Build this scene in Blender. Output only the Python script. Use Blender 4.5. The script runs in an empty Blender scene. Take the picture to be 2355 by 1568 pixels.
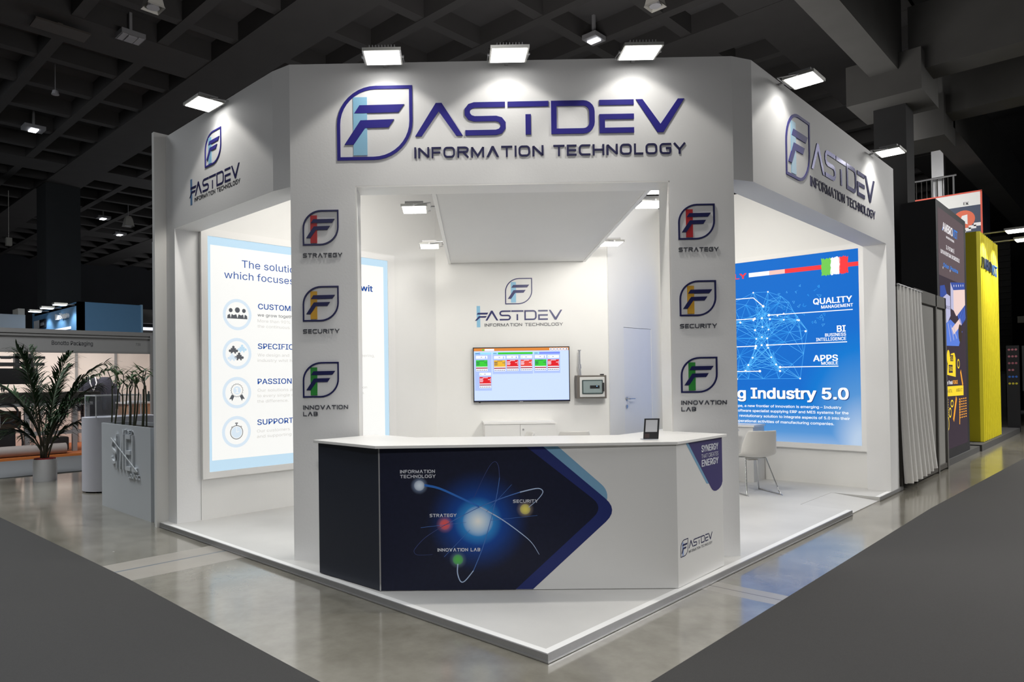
import bpy, bmesh, math, os, random
from mathutils import Vector, Matrix
V = Vector
rnd = random.Random(7)
sc = bpy.context.scene
COL = sc.collection

# ------------------------------------------------------------------ camera, world, hall light, exposure
PW, PH = 2355.0, 1568.0
def make_camera():
    yaw, pitch, roll = [math.radians(a) for a in (45.7758, 0.6631, -0.7512)]
    fw = V((math.cos(yaw)*math.cos(pitch), math.sin(yaw)*math.cos(pitch), math.sin(pitch)))
    rt = V((math.sin(yaw), -math.cos(yaw), 0)); up = rt.cross(fw)
    r2 = rt*math.cos(roll) + up*math.sin(roll); u2 = -rt*math.sin(roll) + up*math.cos(roll)
    cam = bpy.data.cameras.new('camera'); o = bpy.data.objects.new('camera', cam); COL.objects.link(o)
    m = Matrix((r2, u2, -fw)).transposed().to_4x4(); m.translation = V((-2.9553, -2.2344, 1.5008))
    o.matrix_world = m
    cam.sensor_fit = 'HORIZONTAL'; cam.sensor_width = 36.0
    cam.lens = 1601.76/PW*36.0
    cam.shift_x = 172.308/PW; cam.shift_y = 65.7706/PW
    cam.clip_end = 200
    sc.camera = o
make_camera()

w = bpy.data.worlds.new('hall_ambience'); sc.world = w; w.use_nodes = True
bg = w.node_tree.nodes['Background']; bg.inputs[0].default_value = (0.80, 0.88, 1.0, 1); bg.inputs[1].default_value = 0.045
sc.view_settings.view_transform = 'Standard'; sc.view_settings.look = 'None'
sc.view_settings.gamma = 1.0; sc.view_settings.use_curve_mapping = False
sc.view_settings.exposure = 0.0
sc.cycles.use_denoising = True
sc.cycles.max_bounces = 8; sc.cycles.diffuse_bounces = 5; sc.cycles.glossy_bounces = 4
sc.cycles.sample_clamp_indirect = 6.0
sc.cycles.caustics_reflective = False; sc.cycles.caustics_refractive = False

def look(direction):
    return V(direction).normalized().to_track_quat('-Z', 'Y').to_euler()
def area_light(name, loc, direction, sx, sy, energy, col=(1,1,1), spread=180, parent=None):
    l = bpy.data.lights.new(name, 'AREA'); l.shape = 'RECTANGLE'; l.size = sx; l.size_y = sy
    l.energy = energy; l.color = col; l.spread = math.radians(spread)
    o = bpy.data.objects.new(name, l); COL.objects.link(o); o.location = loc; o.rotation_euler = look(direction)
    if parent: o.parent = parent; o.location = V(loc) - parent.location
    return o
def spot_light(name, loc, direction, energy, angle, blend, radius, col=(1,1,1), parent=None, soft=0.0):
    l = bpy.data.lights.new(name, 'SPOT'); l.energy = energy; l.color = col
    if soft:                                         # reflector floods do not follow the inverse square close up
        l.use_nodes = True; nt = l.node_tree; e = nt.nodes['Emission']
        f = nt.nodes.new('ShaderNodeLightFalloff'); f.inputs['Strength'].default_value = 1.0; f.inputs['Smooth'].default_value = soft
        nt.links.new(f.outputs['Quadratic'], e.inputs['Strength'])
    l.spot_size = math.radians(angle); l.spot_blend = blend; l.shadow_soft_size = radius
    o = bpy.data.objects.new(name, l); COL.objects.link(o); o.location = loc; o.rotation_euler = look(direction)
    if parent: o.parent = parent; o.location = V(loc) - parent.location
    return o
WARM = (1.0, 0.965, 0.90)
# unseen hall lighting over the aisles, plus added fill aimed at the stands
area_light('hall_light_or_fill', (-3.8, 5.0, 8.4), (0, 0, -1), 4, 18, 350, (0.93, 0.97, 1.0), 66)
area_light('hall_light_or_fill', (9.5, -4.2, 6.9), (0, 0, -1), 18, 4, 540, (1.0, 0.98, 0.96), 66)
area_light('hall_light_or_fill', (-3.5, -3.5, 8.0), (0, 0, -1), 5, 5, 80, (1.0, 0.99, 0.97), 66)
area_light('hall_light_or_fill', (-2.0, 9.5, 7.0), (0.1, 0.2, -1), 4, 3, 340, (0.95, 0.98, 1.0), 150)  # added fill for the neighbouring stand on the left
spot_light('fill_spot', (-6.5, -6.5, 7.5), (7.5, 7.5, -6.9), 1650, 34, 1.0, 0.8, (1.0, 0.99, 0.98))  # added fill for the counter front and lower portal
spot_light('fill_spot', (9.0, -7.5, 4.5), (-6.8, 7.5, -4.0), 1200, 26, 1.0, 0.6, (1.0, 0.99, 0.97))  # added fill for the right end of the counter
area_light('hall_light_or_fill', (14.0, -6.0, 6.8), (-0.25, 0.75, -1), 6, 2, 520, (1.0, 0.985, 0.96), 120)  # added fill for upright faces along the right aisle
area_light('hall_light_or_fill', (-4.5, 15.5, 7.6), (0.8, 0.5, -1), 5, 4, 330, (0.92, 0.96, 1.0), 130)  # added fill for the far blue booth
area_light('hall_light_or_fill', (14.0, 3.5, 6.8), (1, -0.3, -0.3), 2, 2, 120, (1.0, 0.985, 0.96), 100)
# added unseen uplights that brighten the hall ceiling and beams
area_light('uplight_fill', (3.4, 2.9, 4.3), (0, 0, 1), 4, 3, 420, (1.0, 0.96, 0.93))
area_light('uplight_fill', (11.0, 2.6, 4.5), (0, -0.1, 1), 5, 2, 75, (1.0, 0.98, 0.95))
area_light('uplight_fill', (24.0, 30.0, 3.0), (-0.7, -0.25, 0.8), 12, 12, 2300, (0.96, 0.97, 1.0))
area_light('uplight_fill', (-6.0, -4.0, 4.0), (0.2, 0.2, 1), 8, 8, 190, (1.0, 0.97, 0.95))
# added unseen lights in the side bays, for floodlights inferred behind the headers
area_light('bay_light', (1.6, 3.1, 3.9), (0.1, 0.5, -1), 1.6, 0.3, 36, WARM)
area_light('bay_light', (5.2, 1.2, 3.9), (0.35, 0.45, -1), 0.3, 1.6, 30, WARM)

# ------------------------------------------------------------------ materials
MATS = {}
def mat(name, col, rough=0.5, metal=0.0, emit=None, es=0.0, var=0.0, scale=8.0, bump=0.0, bscale=60.0, spec=0.5, coat=0.0, alpha=1.0, trans=0.0):
    if name in MATS: return MATS[name]
    m = bpy.data.materials.new(name); m.use_nodes = True
    nt = m.node_tree; b = nt.nodes['Principled BSDF']
    b.inputs['Base Color'].default_value = (*col, 1); b.inputs['Roughness'].default_value = rough
    b.inputs['Metallic'].default_value = metal; b.inputs['Specular IOR Level'].default_value = spec
    b.inputs['Coat Weight'].default_value = coat; b.inputs['Alpha'].default_value = alpha
    b.inputs['Transmission Weight'].default_value = trans
    if emit is not None:
        b.inputs['Emission Color'].default_value = (*emit, 1); b.inputs['Emission Strength'].default_value = es
    tc = nt.nodes.new('ShaderNodeTexCoord')
    if var > 0 or emit is None:
        n = nt.nodes.new('ShaderNodeTexNoise'); n.inputs['Scale'].default_value = scale; n.inputs['Detail'].default_value = 4
        nt.links.new(tc.outputs['Object'], n.inputs['Vector'])
        mx = nt.nodes.new('ShaderNodeMix'); mx.data_type = 'RGBA'
        v = max(var, 0.02)
        mx.inputs['A'].default_value = (*[c*(1-v) for c in col], 1); mx.inputs['B'].default_value = (*[min(1, c*(1+v)) for c in col], 1)
        nt.links.new(n.outputs['Fac'], mx.inputs['Factor']); nt.links.new(mx.outputs['Result'], b.inputs['Base Color'])
    if bump > 0:
        n2 = nt.nodes.new('ShaderNodeTexNoise'); n2.inputs['Scale'].default_value = bscale; n2.inputs['Detail'].default_value = 3
        nt.links.new(tc.outputs['Object'], n2.inputs['Vector'])
        bp = nt.nodes.new('ShaderNodeBump'); bp.inputs['Strength'].default_value = bump; bp.inputs['Distance'].default_value = 0.004
        nt.links.new(n2.outputs['Fac'], bp.inputs['Height']); nt.links.new(bp.outputs['Normal'], b.inputs['Normal'])
    MATS[name] = m
    return m
def srgb(r, g, b):
    f = lambda c: (c/255/12.92) if c/255 <= 0.04045 else ((c/255+0.055)/1.055)**2.4
    return (f(r), f(g), f(b))
def glow(name, rgb, k=1.0):                      # backlit print or screen pixel
    c = srgb(*rgb)
    return mat(name, [x*0.2 for x in c], 0.75, emit=c, es=k, spec=0.1)
WALL = mat('white_painted_board', (0.80, 0.795, 0.775), 0.62, var=0.02, scale=3, bump=0.10, bscale=90, spec=0.3)
FACADE = mat('white_textured_board', (0.80, 0.80, 0.80), 0.6, var=0.02, scale=2, bump=0.14, bscale=55, spec=0.3)
LAM = mat('white_laminate', (0.83, 0.82, 0.80), 0.35, var=0.01, scale=3)
SIDE = mat('grey_white_laminate', (0.74, 0.735, 0.72), 0.45, var=0.01, scale=3)
ALU = mat('brushed_aluminium', (0.52, 0.52, 0.53), 0.38, 0.85, var=0.05, scale=30)
ALUD = mat('dull_aluminium', (0.40, 0.40, 0.41), 0.45, 0.7, var=0.05, scale=30)
CHROME = mat('chrome', (0.65, 0.65, 0.65), 0.12, 1.0)
BLACK = mat('black_plastic', (0.012, 0.012, 0.014), 0.4)
DARKG = mat('dark_grey_plastic', (0.07, 0.065, 0.06), 0.45)
NAVY = mat('navy_blue_letters', srgb(52, 48, 136), 0.45, spec=0.12)
NAVYM = mat('navy_blue_vinyl', srgb(38, 40, 98), 0.35)
SKY = mat('light_blue_vinyl', srgb(140, 192, 222), 0.4)
GREYL = mat('dark_letters', srgb(50, 50, 86), 0.5, spec=0.12)
WHITEV = mat('white_print', (0.85, 0.85, 0.86), 0.5)

# ------------------------------------------------------------------ mesh helpers
class Frame:
    def __init__(s, o, ex, ey, ez): s.o, s.ex, s.ey, s.ez = V(o), V(ex).normalized(), V(ey).normalized(), V(ez).normalized()
    def __call__(s, x, y, z=0.0): return s.o + s.ex*x + s.ey*y + s.ez*z
    def off(s, d): return Frame(s.o + s.ez*d, s.ex, s.ey, s.ez)
WORLD = Frame((0,0,0), (1,0,0), (0,1,0), (0,0,1))
R2 = math.sqrt(0.5)
def diag(dist): return Frame((dist*R2, dist*R2, 0), (R2, -R2, 0), (0,0,1), (-R2, -R2, 0))     # planes facing the corner
FD = diag(1.923)                                   # facade front; x = along, y = up
FL = Frame((0.0864, 0, 0), (0,-1,0), (0,0,1), (-1,0,0))   # left header, x = -Y
FR = Frame((0, 0, 0), (1,0,0), (0,0,1), (0,-1,0))         # right header, x = X
FC = diag(1.0908)                                  # counter front
FT = diag(8.486*R2)                                # rear wall with the screen
def FY(y): return Frame((0, y, 0), (1,0,0), (0,0,1), (0,-1,0))      # wall facing -Y, x = X
def FX(x): return Frame((x, 0, 0), (0,-1,0), (0,0,1), (-1,0,0))     # wall facing -X, x = -Y

FONT = None
try:
    FONT = bpy.data.fonts.load(os.path.join(bpy.utils.system_resource('DATAFILES'), 'fonts', 'Inter.woff2'))
except Exception:
    FONT = None
_tc = {}
def text_geo(body, bold):
    k = (body, bold)
    if k not in _tc:
        c = bpy.data.curves.new('t', 'FONT'); c.body = body; c.offset = bold; c.resolution_u = 3
        if FONT: c.font = FONT
        o = bpy.data.objects.new('t', c); COL.objects.link(o)
        dg = bpy.context.evaluated_depsgraph_get()
        me = bpy.data.meshes.new_from_object(o.evaluated_get(dg))
        vs = [(v.co.x, v.co.y) for v in me.vertices]; fs = [tuple(p.vertices) for p in me.polygons]
        bpy.data.objects.remove(o); bpy.data.curves.remove(c); bpy.data.meshes.remove(me)
        _tc[k] = (vs, fs)
    return _tc[k]
CAP = max(b for a, b in text_geo('H', 0.0)[0])

class MB:
    def __init__(s): s.v, s.f, s.mi, s.cur = [], [], [], 0
    def add(s, vs, fs):
        n = len(s.v); s.v += [V(p) for p in vs]
        for f in fs: s.f.append([n+i for i in f]); s.mi.append(s.cur)
        return s
    def m(s, i): s.cur = i; return s
    def fbox(s, F, x0, x1, y0, y1, z0, z1):
        p = [F(x, y, z) for z in (z0, z1) for y in (y0, y1) for x in (x0, x1)]
        return s.add(p, [(0,2,3,1),(4,5,7,6),(0,1,5,4),(2,6,7,3),(0,4,6,2),(1,3,7,5)])
    def box(s, x0, x1, y0, y1, z0, z1): return s.fbox(WORLD, x0, x1, y0, y1, z0, z1)
    def plate(s, F, poly, z0, z1=None):            # flat print (z1 None) or a solid of that outline
        n = len(poly)
        if z1 is None: return s.add([F(x, y, z0) for x, y in poly], [tuple(range(n))])
        p = [F(x, y, z0) for x, y in poly] + [F(x, y, z1) for x, y in poly]
        return s.add(p, [tuple(range(n-1, -1, -1)), tuple(range(n, 2*n))] + [(i, (i+1) % n, n+(i+1) % n, n+i) for i in range(n)])
    def rect(s, F, x0, x1, y0, y1, z): return s.plate(F, [(x0,y0),(x1,y0),(x1,y1),(x0,y1)], z)
    def strip(s, F, path, t, z0, z1=None, closed=False):
        pts = [V((a, b)) for a, b in path]; n = len(pts); L, R = [], []
        for i, p in enumerate(pts):
            a = pts[i-1] if (i > 0 or closed) else None
            c = pts[(i+1) % n] if (i < n-1 or closed) else None
            d1 = (p-a).normalized() if a is not None else (c-p).normalized()
            d2 = (c-p).normalized() if c is not None else d1
            nn = V((-d1.y-d2.y, d1.x+d2.x))
            nn = nn.normalized() if nn.length > 1e-6 else V((-d1.y, d1.x))
            k = max(0.35, nn.dot(V((-d1.y, d1.x))))
            tt = t[i] if isinstance(t, (list, tuple)) else t
            L.append(p + nn*tt/2/k); R.append(p - nn*tt/2/k)
        m = n if closed else n-1
        if z1 is None:
            return s.add([F(q.x, q.y, z0) for q in L+R], [(n+i, n+(i+1) % n, (i+1) % n, i) for i in range(m)])
        vs = [F(q.x, q.y, z1) for q in L+R] + [F(q.x, q.y, z0) for q in L+R]; fs = []
        for i in range(m):
            j = (i+1) % n
            fs += [(n+i, n+j, j, i), (i, j, 2*n+j, 2*n+i), (n+j, n+i, 3*n+i, 3*n+j), (2*n+i, 2*n+j, 3*n+j, 3*n+i)]
        if not closed: fs += [(0, 2*n, 3*n, n), (n-1, 2*n-1, 4*n-1, 3*n-1)]
        return s.add(vs, fs)
    def text(s, F, body, x, y, h, z, x1=None, bold=0.0, align='L'):
        vs, fs = text_geo(body, 0.0)
        if not vs: return s
        if bold:                                     # heavier weight: the same outlines overprinted with tiny shifts
            n0 = len(vs); b_ = bold*0.9; sh = [(0,0),(b_,b_*.6),(-b_,b_*.6),(b_,-b_*.6),(-b_,-b_*.6)]
            fs = [tuple(n0*i+q for q in f) for i in range(len(sh)) for f in fs]
            vs = [(a+dx, b+dy) for dx, dy in sh for a, b in vs]
        x0 = min(a for a, b in vs); xm = max(a for a, b in vs)
        k = h/CAP; kx = (x1-x)/(xm-x0) if x1 is not None else k
        wd = (xm-x0)*kx
        ox = x if (align == 'L' or x1 is not None) else (x-wd if align == 'R' else x-wd/2)
        n0 = len(text_geo(body, 0.0)[0])
        return s.add([F(ox+(a-x0)*kx, y+b*k, z+0.00012*(i//n0)) for i, (a, b) in enumerate(vs)], fs)
    def tube(s, pts, r, n=8, closed=False):
        pts = [V(p) for p in pts]; m = len(pts); rings = []
        prev = None
        for i, p in enumerate(pts):
            a = pts[i-1] if (i > 0 or closed) else p
            c = pts[(i+1) % m] if (i < m-1 or closed) else p
            d = (c-a).normalized()
            if prev is None:
                u = d.orthogonal().normalized()
            else:
                u = (prev - d*prev.dot(d))
                u = u.normalized() if u.length > 1e-6 else d.orthogonal().normalized()
            prev = u; w_ = d.cross(u)
            rr = r[i] if isinstance(r, (list, tuple)) else r
            rings.append([p + (u*math.cos(2*math.pi*k/n) + w_*math.sin(2*math.pi*k/n))*rr for k in range(n)])
        vs = [q for R in rings for q in R]; fs = []
        for i in range(m if closed else m-1):
            j = (i+1) % m
            for k in range(n): fs.append((i*n+k, i*n+(k+1) % n, j*n+(k+1) % n, j*n+k))
        if not closed: fs += [tuple(range(n-1, -1, -1)), tuple((m-1)*n+k for k in range(n))]
        return s.add(vs, fs)
    def cyl(s, p0, p1, r0, r1=None, n=20): return s.tube([p0, p1], [r0, r0 if r1 is None else r1], n)
    def disc(s, F, cx, cy, r, z, n=24, z1=None):
        return s.plate(F, [(cx+r*math.cos(2*math.pi*i/n), cy+r*math.sin(2*math.pi*i/n)) for i in range(n)], z, z1)
    def build(s, name, mats, parent=None, smooth=None, bevel=0.0, solid=0.0, sub=0, origin=None):
        me = bpy.data.meshes.new(name)
        if parent is not None and not s_local(parent): base = parent_loc(parent)
        elif parent is not None: base = V((0,0,0))
        elif origin is not None: base = V(origin)
        else:
            xs = [p.x for p in s.v]; ys = [p.y for p in s.v]; zs = [p.z for p in s.v]
            base = V(((min(xs)+max(xs))/2, (min(ys)+max(ys))/2, min(zs)))
        me.from_pydata([p-base for p in s.v], [], s.f)
        if not isinstance(mats, (list, tuple)): mats = [mats]
        for m_ in mats: me.materials.append(m_)
        me.polygons.foreach_set('material_index', s.mi)
        bm = bmesh.new(); bm.from_mesh(me); bmesh.ops.recalc_face_normals(bm, faces=bm.faces); bm.to_mesh(me); bm.free()
        if smooth is not None:
            me.polygons.foreach_set('use_smooth', [True]*len(me.polygons)); me.set_sharp_from_angle(angle=math.radians(smooth))
        me.update()
        o = bpy.data.objects.new(name, me); COL.objects.link(o)
        if parent is not None: o.parent = parent
        else: o.location = base
        o['_b'] = list(base)
        if solid:
            md = o.modifiers.new('thickness', 'SOLIDIFY'); md.thickness = solid; md.offset = 0
        if sub:
            md = o.modifiers.new('smooth', 'SUBSURF'); md.levels = sub; md.render_levels = sub
        if bevel:
            md = o.modifiers.new('bevel', 'BEVEL'); md.width = bevel; md.segments = 2; md.limit_method = 'ANGLE'
        return o
def s_local(p): return bool(p.get('_local'))
def parent_loc(p): return V(p['_b'])
def thing(name, label, cat, loc=(0,0,0), rotz=0.0, group=None, local=False):
    o = bpy.data.objects.new(name, None); COL.objects.link(o); o.location = loc; o.rotation_euler = (0, 0, rotz)
    o['_b'] = list(loc); o['_local'] = local; o.empty_display_size = 0.05
    return tag(o, label, cat, group)
def tag(o, label, cat, group=None, kind=None):
    o['label'] = label; o['category'] = cat
    if group: o['group'] = group
    if kind: o['kind'] = kind
    return o
def struct(o, label=None):
    o['kind'] = 'structure'
    if label: o['label'] = label
    return o
def kids(o): return [c for c in COL.objects if c.parent == o]
def copy_tree(o, parent=None, _idx=None):
    if _idx is None:
        _idx = {}
        for c in COL.objects:
            if c.parent: _idx.setdefault(c.parent.name, []).append(c)
    c = o.copy(); COL.objects.link(c)
    if parent: c.parent = parent
    for ch in _idx.get(o.name, []): copy_tree(ch, c, _idx)
    return c

# ------------------------------------------------------------------ technical capital letters drawn as strokes
def arc(cx, cy, r, a0, a1, n=5): return [(cx+r[0]*math.cos(math.radians(a0+(a1-a0)*i/n)), cy+r[1]*math.sin(math.radians(a0+(a1-a0)*i/n))) for i in range(n+1)]
WID = dict(I=0.16, A=1.3, V=1.3, M=1.35, N=1.15, T=1.15, E=1.0, F=1.0, L=0.95, S=1.15, Y=1.25, B=1.1, P=1.1)
def glyph(ch, w, h, t, logo=False):
    """('s', path, closed) strokes and ('p', polygon) solids in the box 0..w, 0..h"""
    L, R, B, T, M = t/2, w-t/2, t/2, h-t/2, h*0.5
    r = (min(0.26*h, w*0.4), 0.26*h); o = []
    S = lambda p, c=False: o.append(('s', p, c))
    if ch == 'A' or ch == 'V':
        k = t*1.22; a = [(0,0),(w/2-k*0.45,h),(w/2+k*0.45,h),(w,0),(w-k,0),(w/2,h-k*1.15*h/w*1.6),(k,0)]
        o.append(('p', a if ch == 'A' else [(x, h-y) for x, y in a][::-1]))
    elif ch == 'I': S([(w/2,0),(w/2,h)])
    elif ch == 'T':
        S([(0,T),(w,T)])
        S([(w/2,0),(w/2,h*0.61 if logo else h-t)])
    elif ch == 'E':
        if logo: S([(0,T),(w,T)]); S([(w,M-t*0.05),(L,M-t*0.05),(L,B),(w,B)])
        else: S([(w,T),(L,T),(L,B),(w,B)]); S([(L,M),(w*0.96,M)])
    elif ch == 'F': S([(w,T),(L,T),(L,0)]); S([(L,M),(w*0.92,M)])
    elif ch == 'L': S([(L,h),(L,B),(w,B)])
    elif ch == 'D': S([(L,B)] + arc(R-r[0], B+r[1], r, -90, 0) + arc(R-r[0], T-r[1], r, 0, 90) + [(L,T)], True)
    elif ch == 'O': S(arc(L+r[0], B+r[1], r, 180, 270) + arc(R-r[0], B+r[1], r, 270, 360) + arc(R-r[0], T-r[1], r, 0, 90) + arc(L+r[0], T-r[1], r, 90, 180), True)
    elif ch == 'C': S([(w,T)] + arc(L+r[0], T-r[1], r, 90, 180) + arc(L+r[0], B+r[1], r, 180, 270) + [(w,B)])
    elif ch == 'G': S([(w,T)] + arc(L+r[0], T-r[1], r, 90, 180) + arc(L+r[0], B+r[1], r, 180, 270) + arc(R-r[0]*0.5, B+r[1]*0.5, (r[0]*0.5, r[1]*0.5), -90, 0) + [(R,M+t*0.2),(w*0.55,M+t*0.2)][:2 if not logo else 1])
    elif ch == 'S':
        q = (r[0]*0.85, (T-M)/2)
        S([(w*0.98,T)] + arc(L+q[0], M+q[1], q, 90, 270) + arc(R-q[0], B+q[1], q, 90, -90) + [(0.02*w,B)])
    elif ch == 'N': S([(L,0),(L,h-t*0.4)]); S([(R,t*0.4),(R,h)]); S([(L,h-t*0.5),(R,t*0.5)])
    elif ch == 'M': S([(L,0),(L,h-t*0.4)]); S([(R,0),(R,h-t*0.4)]); S([(L,h-t*0.5),(w/2,t*0.7),(R,h-t*0.5)])
    elif ch == 'H': S([(L,0),(L,h)]); S([(R,0),(R,h)]); S([(L,M),(R,M)])
    elif ch == 'U': S([(L,h)] + arc(L+r[0], B+r[1], r, 180, 270) + arc(R-r[0], B+r[1], r, 270, 360) + [(R,h)])
    elif ch == 'Y': S([(t*0.35,h),(w/2,h*0.42),(w-t*0.35,h)]); S([(w/2,0),(w/2,h*0.46)])
    elif ch in 'RPB':
        q = (r[0], (T-M)/2)
        S([(L,0),(L,T)] + arc(R-q[0], M+q[1], q, 90, -90) + [(L,M)])
        if ch == 'R': S([(w*0.5,M),(R+t*0.1,0)])
        if ch == 'B': S([(R-q[0],M)] + arc(R-q[0], B+q[1]*1.0, q, 90, -90) + [(L,B)])
    return o
def tech_total(body, gap): return sum(0.55 if c == ' ' else WID.get(c, 1.2) for c in body) + gap*(len(body)-1)
def tech(mb, F, body, x0, x1, y, h, t, z0, z1=None, logo=False, widths=None, gap=0.24):
    if mb is None:                                   # one mesh per word
        out = []; k = tech_total(body, gap); xs = x0
        for wd in body.split(' '):
            ww = tech_total(wd, gap)/k*(x1-x0); o = MB(); tech(o, F, wd, xs, xs+ww, y, h, t, z0, z1, logo); out.append(o)
            xs += ww + (0.55+2*gap)/k*(x1-x0)
        return out
    ws = widths or [0.55 if c == ' ' else WID.get(c, 1.2) for c in body]
    gaps = [gap if i < len(body)-1 else 0 for i in range(len(body))] if not widths else [gap]*(len(body)-1)+[0]
    if widths and isinstance(gap, list): gaps = gap + [0]
    tot = sum(ws)+sum(gaps); k = (x1-x0)/tot; x = x0
    for c, wd, g in zip(body, ws, gaps):
        if c != ' ':
            wq = max(wd*k, t) if c != 'I' else t
            G = Frame(F(x, y), F.ex, F.ey, F.ez)
            for q in glyph(c, wq, h, t, logo):
                if q[0] == 's': mb.strip(G, q[1], t, z0, z1, q[2])
                else: mb.plate(G, q[1], z0, z1)
        x += (wd+g)*k
    return mb
def leaf_outline(x0, x1, y0, y1, t):
    a, b, c, d = x0+t/2, x1-t/2, y0+t/2, y1-t/2; rx, ry = (b-a)*0.52, (d-c)*0.52
    return [(a, c)] + arc(b-rx, c+ry, (rx, ry), -90, 0, 10) + [(b, d)] + arc(a+rx, d-ry, (rx, ry), 90, 180, 10)
UP = [(.230,.632),(.300,.740),(.893,.745),(.815,.638)]
LOW = [(.097,.210),(.220,.210),(.372,.432),(.682,.436),(.757,.545),(.312,.537)]
def emblem(parent, F, x0, x1, y0, y1, barmat, z0=0.0, th=0.012, linemat=None, markmat=None, t=0.027, split=True, barlabel=None):
    w_, h_ = x1-x0, y1-y0; u = lambda p: (x0+p[0]*w_, y0+p[1]*h_)
    z1 = z0+th if th else None
    t = t*w_/0.61*1.0 if t < 1 else t
    parent = MB().strip(F, leaf_outline(x0, x1, y0, y1, t), t, z0+0.0005, z1, True).build('emblem', linemat or NAVY, parent)
    MB().plate(F, [u(p) for p in [(.215,.065),(.400,.065),(.400,.85),(.215,.85)]], z0+0.0006, z1*0.7 if z1 else None).build('emblem_bar', barmat, parent)
    m = MB()
    for P in (UP, LOW): m.plate(F, [u(p) for p in P], z0+0.001, z1)
    m.build('emblem_mark', markmat or NAVY, parent)
HP = 0.0493; HT = 4.0493; HO = 3.0567

# ================================================================== the hall: floor, aisles, ceiling, far walls
def concrete():
    m = bpy.data.materials.new('polished_concrete'); m.use_nodes = True; nt = m.node_tree; N, Lk = nt.nodes, nt.links
    b = N['Principled BSDF']; tc = N.new('ShaderNodeTexCoord')
    def noise(s, d=6, r=0.6):
        n = N.new('ShaderNodeTexNoise'); n.inputs['Scale'].default_value = s; n.inputs['Detail'].default_value = d; n.inputs['Roughness'].default_value = r
        Lk.new(tc.outputs['Object'], n.inputs['Vector']); return n
    def math_(op, a, bb=None, c=None):
        n = N.new('ShaderNodeMath'); n.operation = op
        for i, q in enumerate((a, bb, c)):
            if q is None: continue
            if isinstance(q, (int, float)): n.inputs[i].default_value = q
            else: Lk.new(q, n.inputs[i])
        return n.outputs[0]
    cr = N.new('ShaderNodeValToRGB'); e = cr.color_ramp
    e.elements[0].position = 0.3; e.elements[0].color = (0.125, 0.115, 0.090, 1); e.elements[1].position = 0.72; e.elements[1].color = (0.30, 0.285, 0.245, 1)
    mx0 = math_('ADD', math_('MULTIPLY', noise(0.9).outputs['Fac'], 0.6), math_('MULTIPLY', noise(5).outputs['Fac'], 0.4))
    Lk.new(mx0, cr.inputs['Fac'])
    sp = N.new('ShaderNodeSeparateXYZ'); Lk.new(tc.outputs['Object'], sp.inputs[0])
    X, Y = sp.outputs[0], sp.outputs[1]
    wob = math_('MULTIPLY', math_('SUBTRACT', noise(3).outputs['Fac'], 0.5), 0.03)
    band1 = math_('LESS_THAN', math_('ABSOLUTE', math_('SUBTRACT', math_('ADD', Y, wob), 3.47)), 0.30)
    band1 = math_('MULTIPLY', band1, math_('LESS_THAN', X, 0.2))
    band2 = math_('LESS_THAN', math_('ABSOLUTE', math_('SUBTRACT', math_('ADD', X, wob), 1.885)), 0.12)
    band2 = math_('MULTIPLY', band2, math_('LESS_THAN', Y, 0.2))
    line1 = math_('MULTIPLY', math_('LESS_THAN', math_('ABSOLUTE', math_('SUBTRACT', Y, 3.50)), 0.012), math_('LESS_THAN', X, 0.2))
    line2 = math_('MULTIPLY', math_('LESS_THAN', math_('ABSOLUTE', math_('SUBTRACT', X, 1.885)), 0.005), math_('LESS_THAN', Y, 0.2))
    def mix(fac, A, Bc):
        n = N.new('ShaderNodeMix'); n.data_type = 'RGBA'; Lk.new(fac, n.inputs['Factor']); Lk.new(A, n.inputs['A']); n.inputs['B'].default_value = (*Bc, 1); return n.outputs['Result']
    c = mix(math_('MULTIPLY', band1, 0.75), cr.outputs['Color'], (0.34, 0.315, 0.28))
    c = mix(math_('MULTIPLY', band2, 0.75), c, (0.34, 0.32, 0.29))
    c = mix(line1, c, (0.10, 0.13, 0.16)); c = mix(line2, c, (0.04, 0.04, 0.04))
    vo = N.new('ShaderNodeTexVoronoi'); vo.inputs['Scale'].default_value = 2.2; vo.inputs['Randomness'].default_value = 1; Lk.new(tc.outputs['Object'], vo.inputs['Vector'])
    c = mix(math_('MULTIPLY', math_('LESS_THAN', vo.outputs['Distance'], 0.02), 0.8), c, (0.6, 0.59, 0.56))
    Lk.new(c, b.inputs['Base Color'])
    rg = N.new('ShaderNodeMapRange'); rg.inputs['To Min'].default_value = 0.10; rg.inputs['To Max'].default_value = 0.20
    Lk.new(noise(2.2).outputs['Fac'], rg.inputs['Value'])
    ro = math_('ADD', rg.outputs[0], math_('MULTIPLY', math_('MAXIMUM', band1, band2), 0.3))
    Lk.new(ro, b.inputs['Roughness']); b.inputs['Specular IOR Level'].default_value = 1.0; b.inputs['Coat Weight'].default_value = 0.35; b.inputs['Coat Roughness'].default_value = 0.12
    bp = N.new('ShaderNodeBump'); bp.inputs['Strength'].default_value = 0.05; bp.inputs['Distance'].default_value = 0.003
    Lk.new(noise(14).outputs['Fac'], bp.inputs['Height']); Lk.new(bp.outputs['Normal'], b.inputs['Normal'])
    return m
CONC = concrete()
struct(MB().box(-14, 46, -12, 46, -0.2, 0).build('floor', CONC, origin=(0,0,0)), 'polished grey concrete hall floor')
CARPET = mat('grey_carpet', (0.058, 0.057, 0.056), 0.95, var=0.10, scale=120, bump=0.5, bscale=400, spec=0.1)
m = MB().plate(WORLD, [(-7,-8),(-0.97,-8),(-0.97,0.7),(-0.95,3.2),(-1.03,6.8),(-1.2,30),(-7,30)], 0.0005, 0.006)
tag(m.build('aisle_carpet', CARPET), 'dark grey aisle carpet crossing the lower left corner', 'carpet')
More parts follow.
